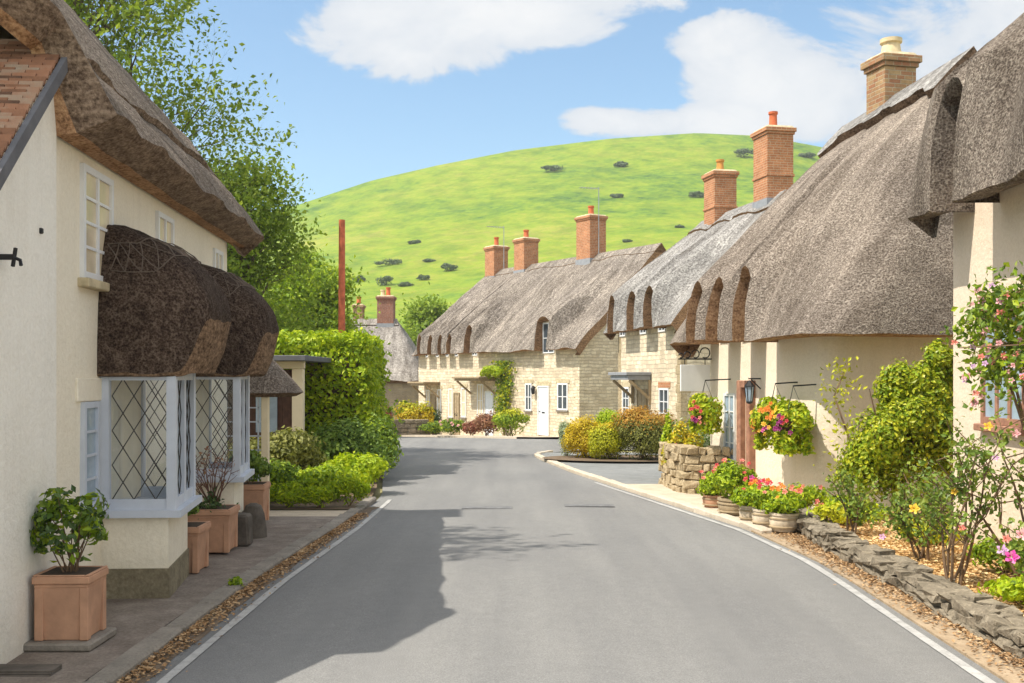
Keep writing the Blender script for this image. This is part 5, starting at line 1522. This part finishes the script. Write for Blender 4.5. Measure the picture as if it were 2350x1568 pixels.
def rose_bush(x, y, h, spread, n, label, blooms, stems=6, seed=1, z=.13, lean=(0, 0), leaf=.055, low=.45):
    rr = random.Random(seed)
    o = empty('rose_bush', (x, y, z), 0, label, 'rose bush', 'rose bushes in the mulched bed')
    mb = MB(); tips = []
    for i in range(stems):
        a = rr.uniform(0, 6.28); p = Vector((rr.uniform(-.06, .06), rr.uniform(-.06, .06), 0)); d = Vector((math.cos(a) * .35 + lean[0], math.sin(a) * .35 + lean[1], 1)).normalized()
        pts = [p.copy()]; k = 6; hl = h * rr.uniform(.7, 1.0)
        for j in range(k):
            d = (d + Vector((rr.uniform(-.22, .22), rr.uniform(-.22, .22), rr.uniform(0, .2)))).normalized(); p = p + d * hl / k; pts.append(p.copy())
            if j >= 1:
                q = p.copy(); e = Vector((rr.uniform(-1, 1), rr.uniform(-1, 1), rr.uniform(0, .8))).normalized(); sp = [q.copy()]
                for _ in range(3): e = (e + Vector((rr.uniform(-.3, .3), rr.uniform(-.3, .3), .1))).normalized(); q = q + e * spread * rr.uniform(.2, .38); sp.append(q.copy())
                mb.tube(sp, [.006, .005, .004, .003], 5)
                if q.z > h * low: tips += sp[1:]
        mb.tube(pts, [.014 - .0015 * j for j in range(k + 1)], 6); tips += pts[4:]
    mb.build('stems', STEM, o, True)
    T = np.array([tuple(t) for t in tips]); k = NR.integers(0, len(T), n)
    P = T[k] + NR.normal(0, .05, (n, 3)); Nn = unit(n) + np.array([-.3, -.2, .5]); Nn /= np.linalg.norm(Nn, axis=1)[:, None]
    leaf_mesh('foliage', P, Nn, leaf, LEAF['rose'], o, .62)
    for (bx, by, bz, sz, kind) in blooms: bloom(o, (bx, by, bz), sz, kind, 'rose', (-.35, -.85, .45))
    return o


def rel(u, v, Y, base):
    p = at(u, v, Y); return (p.x - base[0], p.y - base[1], p.z - base[2])
B1 = (3.72, 9.1, .17)
rose_bush(*B1[:2], 1.2, .42, 900, 'tall leggy rose bush with yellow blooms in front of the glossy shrub',
          [(*rel(2098, 1157, 8.9, B1), .05, 'yellow'), (*rel(2190, 1118, 9.0, B1), .035, 'yellow'), (*rel(2208, 1201, 8.8, B1), .034, 'coral'), (*rel(2268, 968, 9.1, B1), .045, 'yellow')], 7, 4, lean=(.05, 0))
B2 = (4.25, 9.0, .17)
rose_bush(*B2[:2], 1.35, .5, 520, 'rose bush with long bare stems against the pink cream wall', [(*rel(2285, 1040, 9.0, B2), .035, 'mauve'), (*rel(2330, 985, 9.0, B2), .045, 'pink')], 7, 9, lean=(.08, 0))
B3 = (4.0, 8.05, .17)
rose_bush(*B3[:2], .62, .3, 1100, 'short rose bush with pink and mauve blooms at the right edge',
          [(*rel(2300, 1250, 7.8, B3), .046, 'mauve'), (*rel(2322, 1266, 7.7, B3), .056, 'magenta'), (*rel(2310, 1225, 8.0, B3), .036, 'coral'), (*rel(2345, 1215, 7.9, B3), .05, 'pink')], 6, 12, low=.2)
B4 = (3.78, 12.0, .17)
rose_bush(*B4[:2], .62, .28, 500, 'small rose bush with one mauve bloom behind the slab wall', [(*rel(2025, 1224, 11.6, B4), .04, 'mauve')], 4, 17, low=.3)
B5 = (3.95, 10.4, .17)
rose_bush(*B5[:2], .75, .34, 900, 'leafy rose bush between the slab wall and the glossy shrub', [], 5, 21, low=.15)


def climbing_rose():
    b = Vector((4.42, 8.95, .17)); o = empty('climbing_rose', b, 0, 'pink climbing rose arching across the brown framed window', 'climbing rose')
    mb = MB(); tips = []; canes = MB()
    for i in range(7):
        a = R.uniform(-.3, .3); p0 = Vector((R.uniform(-.05, .05), R.uniform(-.1, .1), 0)); p1 = Vector((.05, a + .2, 1.2)); p2 = Vector((-.05 + R.uniform(-.1, .1), a * 2 + .2, 2.0)); p3 = p2 + Vector((R.uniform(-.45, .1), R.uniform(-.3, .6), R.uniform(-.1, .5)))
        mb.tube([p0, p1, p2, p3], [.018, .014, .01, .005], 6); tips += [p2, p2.lerp(p3, .5), p3]
    mb.build('stems', STEM, o, True)
    sp = []; ends = []
    for i in range(46):
        c0 = Vector((-.05, .45 + R.uniform(-.75, .7), 1.95 + R.uniform(-.25, .55))); d = Vector((R.uniform(-1, .1), R.uniform(-.8, .5), R.uniform(-.7, .6))).normalized(); q = c0.copy(); pts = [q.copy()]
        for _ in range(4):
            d = (d + Vector((R.uniform(-.3, .3), R.uniform(-.3, .3), R.uniform(-.45, .1)))).normalized(); q = q + d * R.uniform(.06, .13); pts.append(q.copy())
        sp += pts; ends += pts[2:]
        if i % 2 == 0: canes.tube(pts, [.008, .007, .006, .005, .003], 5)
    canes.build('canes', STEM, o, True)
    T = np.array([tuple(t) for t in sp]); k = NR.integers(0, len(T), 2300)
    leaf_mesh('foliage', T[k] + NR.normal(0, .055, (2300, 3)), unit(2300), .07, [LEAF['rose'], LEAF['hedge'], LEAF['mid']], o, .6, NR.integers(0, 3, 2300))
    for _ in range(80):
        bloom(o, R.choice(ends) + Vector((R.uniform(-.05, 0), R.uniform(-.05, .02), R.uniform(-.02, .05))), R.uniform(.025, .045), R.choice(['pink', 'pink', 'pink', 'coral', 'mauve']), 'rose', (-.6, -.7, .35))
climbing_rose()
GP = 'low green plants in the mulched bed'
for x, y, r, h, n, mat, lab in [(4.15, 13.2, .5, .16, 1200, 'lime', 'lime green ground plant at the foot of the glossy shrub'), (4.1, 7.2, .42, .2, 1500, 'hedge', 'leafy green plant at the right edge of the bed'),
                            (3.95, 8.3, .3, .12, 700, 'lime', 'pale green plant under the tall rose stems'), (4.4, 11.4, .35, .14, 800, 'yellow', 'yellow green plant beneath the brown framed window'), (3.9, 12.9, .3, .14, 700, 'yellow', 'yellow green plant behind the start of the slab wall'), (4.4, 9.6, .3, .2, 800, 'hedge', 'green plant low against the pink cream wall')]:
    bush('bedding_plant', lab, 'plant', (x, y, .13), (r, r, h), n, .06, LEAF[mat], GP, 10, .45)

# ------------------------------------------------------------------ fallen leaves, straw, road covers
def scatter(name, label, cat, pts, size, mat):
    P = np.array(pts); Nn = unit(len(P)) * .45 + np.array([0, 0, 1.0]); Nn /= np.linalg.norm(Nn, axis=1)[:, None]
    o = leaf_mesh(name, P, Nn, size, mat, None, .6); tag(o, label, cat, kind='stuff'); return o
pts = []
for _ in range(6500):
    y = R.uniform(5, 15.5); x = interp(XL, y) + abs(R.gauss(0, .10)) - .05
    pts.append((x, y, zg(y) + .02 + R.uniform(0, .012)))
scatter('fallen_leaves', 'dry brown leaves lying along the left gutter', 'leaves', pts, .035, LEAF['litter'])
pts = []
for _ in range(5200):
    y = R.uniform(5, 14); x = 3.36 + R.gauss(0, .10)
    pts.append((min(x, 3.5), y, zg(y) + .03 + R.uniform(0, .015)))
scatter('fallen_leaves', 'orange brown leaves lying along the foot of the slab wall', 'leaves', pts, .035, LEAF['litter'])
pts = [(R.uniform(3.68, 4.85), R.uniform(5, 14), .135 + R.uniform(0, .02)) for _ in range(12000)]
scatter('straw_mulch', 'pale orange straw chips covering the rose bed', 'mulch', pts, .045, LEAF['straw'])
for (u, v, w, l, lab) in ((1118, 1171, .75, .3, 'dark rectangular service cover left of the road centre'), (1352, 1166, .75, .3, 'dark rectangular service cover right of the road centre')):
    Y = 4340 / (v - 902.2); x = (u - HU) / FPX * Y
    mb = MB(); mb.box(-w / 2, w / 2, -l / 2, l / 2, 0, .006); mb.box(-w / 2 + .04, w / 2 - .04, -l / 2 + .04, l / 2 - .04, .002, .009)
    o = mb.build('service_cover', m_simple('worn_iron_cover', (.14, .14, .14), .7, .3, 8), None); o.location = (x, Y, zg(Y) + .035)
    tag(o, lab, 'service cover', 'iron covers in the road')

# ------------------------------------------------------------------ light, sky, camera
AZ, EL = math.radians(19), math.radians(57)
sun = bpy.data.lights.new('Sun', 'SUN'); sun.energy = 3.7; sun.angle = math.radians(.5); sun.color = (1.0, .93, .82)
so = bpy.data.objects.new('Sun', sun); COL.objects.link(so)
d = Vector((math.cos(AZ) * math.cos(EL), math.sin(AZ) * math.cos(EL), -math.sin(EL)))
so.rotation_euler = d.to_track_quat('-Z', 'Y').to_euler(); so.location = (-30, -10, 60)

w = bpy.data.worlds.new('World'); SC.world = w; w.use_nodes = True
nt = w.node_tree; bg = nt.nodes['Background']; bg.inputs[1].default_value = .112
sky = nt.nodes.new('ShaderNodeTexSky'); sky.sky_type = 'NISHITA'; sky.sun_disc = False
sky.sun_elevation = EL; sky.sun_rotation = math.atan2(-d.x, -d.y)
sky.altitude = 50; sky.air_density = 1.0; sky.dust_density = .8; sky.ozone_density = 1.2
tc = nt.nodes.new('ShaderNodeTexCoord'); sp = nt.nodes.new('ShaderNodeSeparateXYZ'); L(nt, tc.outputs['Generated'], sp.inputs[0])
yy = math_(nt, 'MAXIMUM', sp.outputs[1], .02)
A_, B_ = math_(nt, 'DIVIDE', sp.outputs[0], yy), math_(nt, 'DIVIDE', sp.outputs[2], yy)
cv = nt.nodes.new('ShaderNodeCombineXYZ'); L(nt, A_, cv.inputs[0]); L(nt, math_(nt, 'MULTIPLY', B_, 1.5), cv.inputs[1])
dens = None
for u, v, ru, rv, k in [(950, 75, 250, 110, 1.0), (1150, 40, 330, 80, 1.0), (1420, 5, 180, 50, .8), (820, 20, 140, 90, .8), (1840, 170, 260, 150, 1.1), (2050, 100, 330, 170, 1.0), (1680, 90, 150, 70, .9), (1440, 282, 160, 42, .9), (1720, 285, 190, 70, 1.0),
                     (1930, 270, 230, 80, .9), (2250, 60, 240, 140, .9), (2500, -100, 500, 200, .8), (1100, -400, 900, 200, .8), (-300, 250, 400, 120, .9)]:
    a0, b0, ra, rb = (u - HU) / FPX, (HV - v) / FPX, ru / FPX, rv / FPX
    ea = math_(nt, 'POWER', math_(nt, 'ABSOLUTE', math_(nt, 'DIVIDE', math_(nt, 'SUBTRACT', A_, a0), ra)), 2)
    eb = math_(nt, 'POWER', math_(nt, 'ABSOLUTE', math_(nt, 'DIVIDE', math_(nt, 'SUBTRACT', B_, b0), rb)), 2)
    m = math_(nt, 'MULTIPLY', math_(nt, 'SUBTRACT', 1.0, math_(nt, 'ADD', ea, eb)), k)
    dens = m if dens is None else math_(nt, 'MAXIMUM', dens, m)
dens = math_(nt, 'MAXIMUM', dens, -1.2)
nz = noise(nt, cv.outputs[0], 7.5, 9, .62, dist=.4); nz2 = noise(nt, cv.outputs[0], 3.2, 6, .6)
f = math_(nt, 'ADD', math_(nt, 'MULTIPLY', dens, .62), math_(nt, 'ADD', math_(nt, 'MULTIPLY', math_(nt, 'SUBTRACT', nz, .5), 2.2), math_(nt, 'MULTIPLY', math_(nt, 'SUBTRACT', nz2, .5), 1.3)))
mr = nt.nodes.new('ShaderNodeMapRange'); mr.interpolation_type = 'SMOOTHSTEP'
for i, x in ((1, -.03), (2, .27), (3, 0), (4, .95)): mr.inputs[i].default_value = x
L(nt, f, mr.inputs[0])
front = math_(nt, 'GREATER_THAN', sp.outputs[1], .03)
fac = math_(nt, 'MULTIPLY', mr.outputs[0], front)
ccol = ramp(nt, math_(nt, 'ADD', math_(nt, 'MULTIPLY', f, .5), math_(nt, 'MULTIPLY', nz2, .35)), [(.1, (.62, .68, .76)), (.5, (.86, .87, .88)), (.85, (1.0, .98, .95))])
vs = nt.nodes.new('ShaderNodeVectorMath'); vs.operation = 'SCALE'; L(nt, ccol, vs.inputs[0]); vs.inputs['Scale'].default_value = 5.3
base = mixc(nt, fac, mixc(nt, 1.0, sky.outputs[0], (.86, 1.0, 1.0), 'MULTIPLY'), vs.outputs[0])
# bright broken cloud added out of view, overhead and behind, as neutral fill light
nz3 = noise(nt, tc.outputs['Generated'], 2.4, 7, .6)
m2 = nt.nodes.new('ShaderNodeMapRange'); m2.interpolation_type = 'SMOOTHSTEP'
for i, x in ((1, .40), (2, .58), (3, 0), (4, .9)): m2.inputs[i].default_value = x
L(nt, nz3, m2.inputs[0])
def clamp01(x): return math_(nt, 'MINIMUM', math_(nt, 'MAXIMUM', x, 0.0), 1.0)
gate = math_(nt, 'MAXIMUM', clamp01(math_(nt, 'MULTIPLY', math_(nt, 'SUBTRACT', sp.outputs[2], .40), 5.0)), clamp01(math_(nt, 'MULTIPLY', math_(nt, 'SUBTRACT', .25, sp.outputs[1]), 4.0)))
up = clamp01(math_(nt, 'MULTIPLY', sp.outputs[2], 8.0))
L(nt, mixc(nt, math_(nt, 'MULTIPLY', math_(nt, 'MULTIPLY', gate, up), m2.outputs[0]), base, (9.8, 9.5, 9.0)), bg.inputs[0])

hz = MB(); hz.box(-480, 480, -70, 540, -4, 110); hm = bpy.data.materials.new('thin_summer_haze'); hm.use_nodes = True
hn = hm.node_tree; hn.nodes.remove(hn.nodes['Principled BSDF']); pv = hn.nodes.new('ShaderNodeVolumePrincipled')
pv.inputs['Color'].default_value = (.93, .96, 1, 1); pv.inputs['Density'].default_value = .00038; pv.inputs['Anisotropy'].default_value = .2
L(hn, pv.outputs[0], hn.nodes['Material Output'].inputs['Volume'])
ho = hz.build('haze', hm); ho['kind'] = 'stuff'; ho['label'] = 'thin pale summer haze softening the hill'; ho['category'] = 'haze'
cam = bpy.data.cameras.new('Camera'); cam.sensor_width = 36; cam.lens = FPX / 2350 * 36; cam.shift_y = (HV - 784) / 2350
cam.clip_end = 3000; cam.clip_start = .05
co = bpy.data.objects.new('Camera', cam); COL.objects.link(co); co.location = (0, 0, EYE); co.rotation_euler = (math.radians(90), 0, 0)
SC.camera = co
SC.view_settings.view_transform = 'Standard'; SC.view_settings.look = 'None'; SC.view_settings.gamma = 1.0
SC.view_settings.use_curve_mapping = False
SC.view_settings.exposure = .82
SC.cycles.max_bounces = 8; SC.cycles.transparent_max_bounces = 12
SC.cycles.use_denoising = True
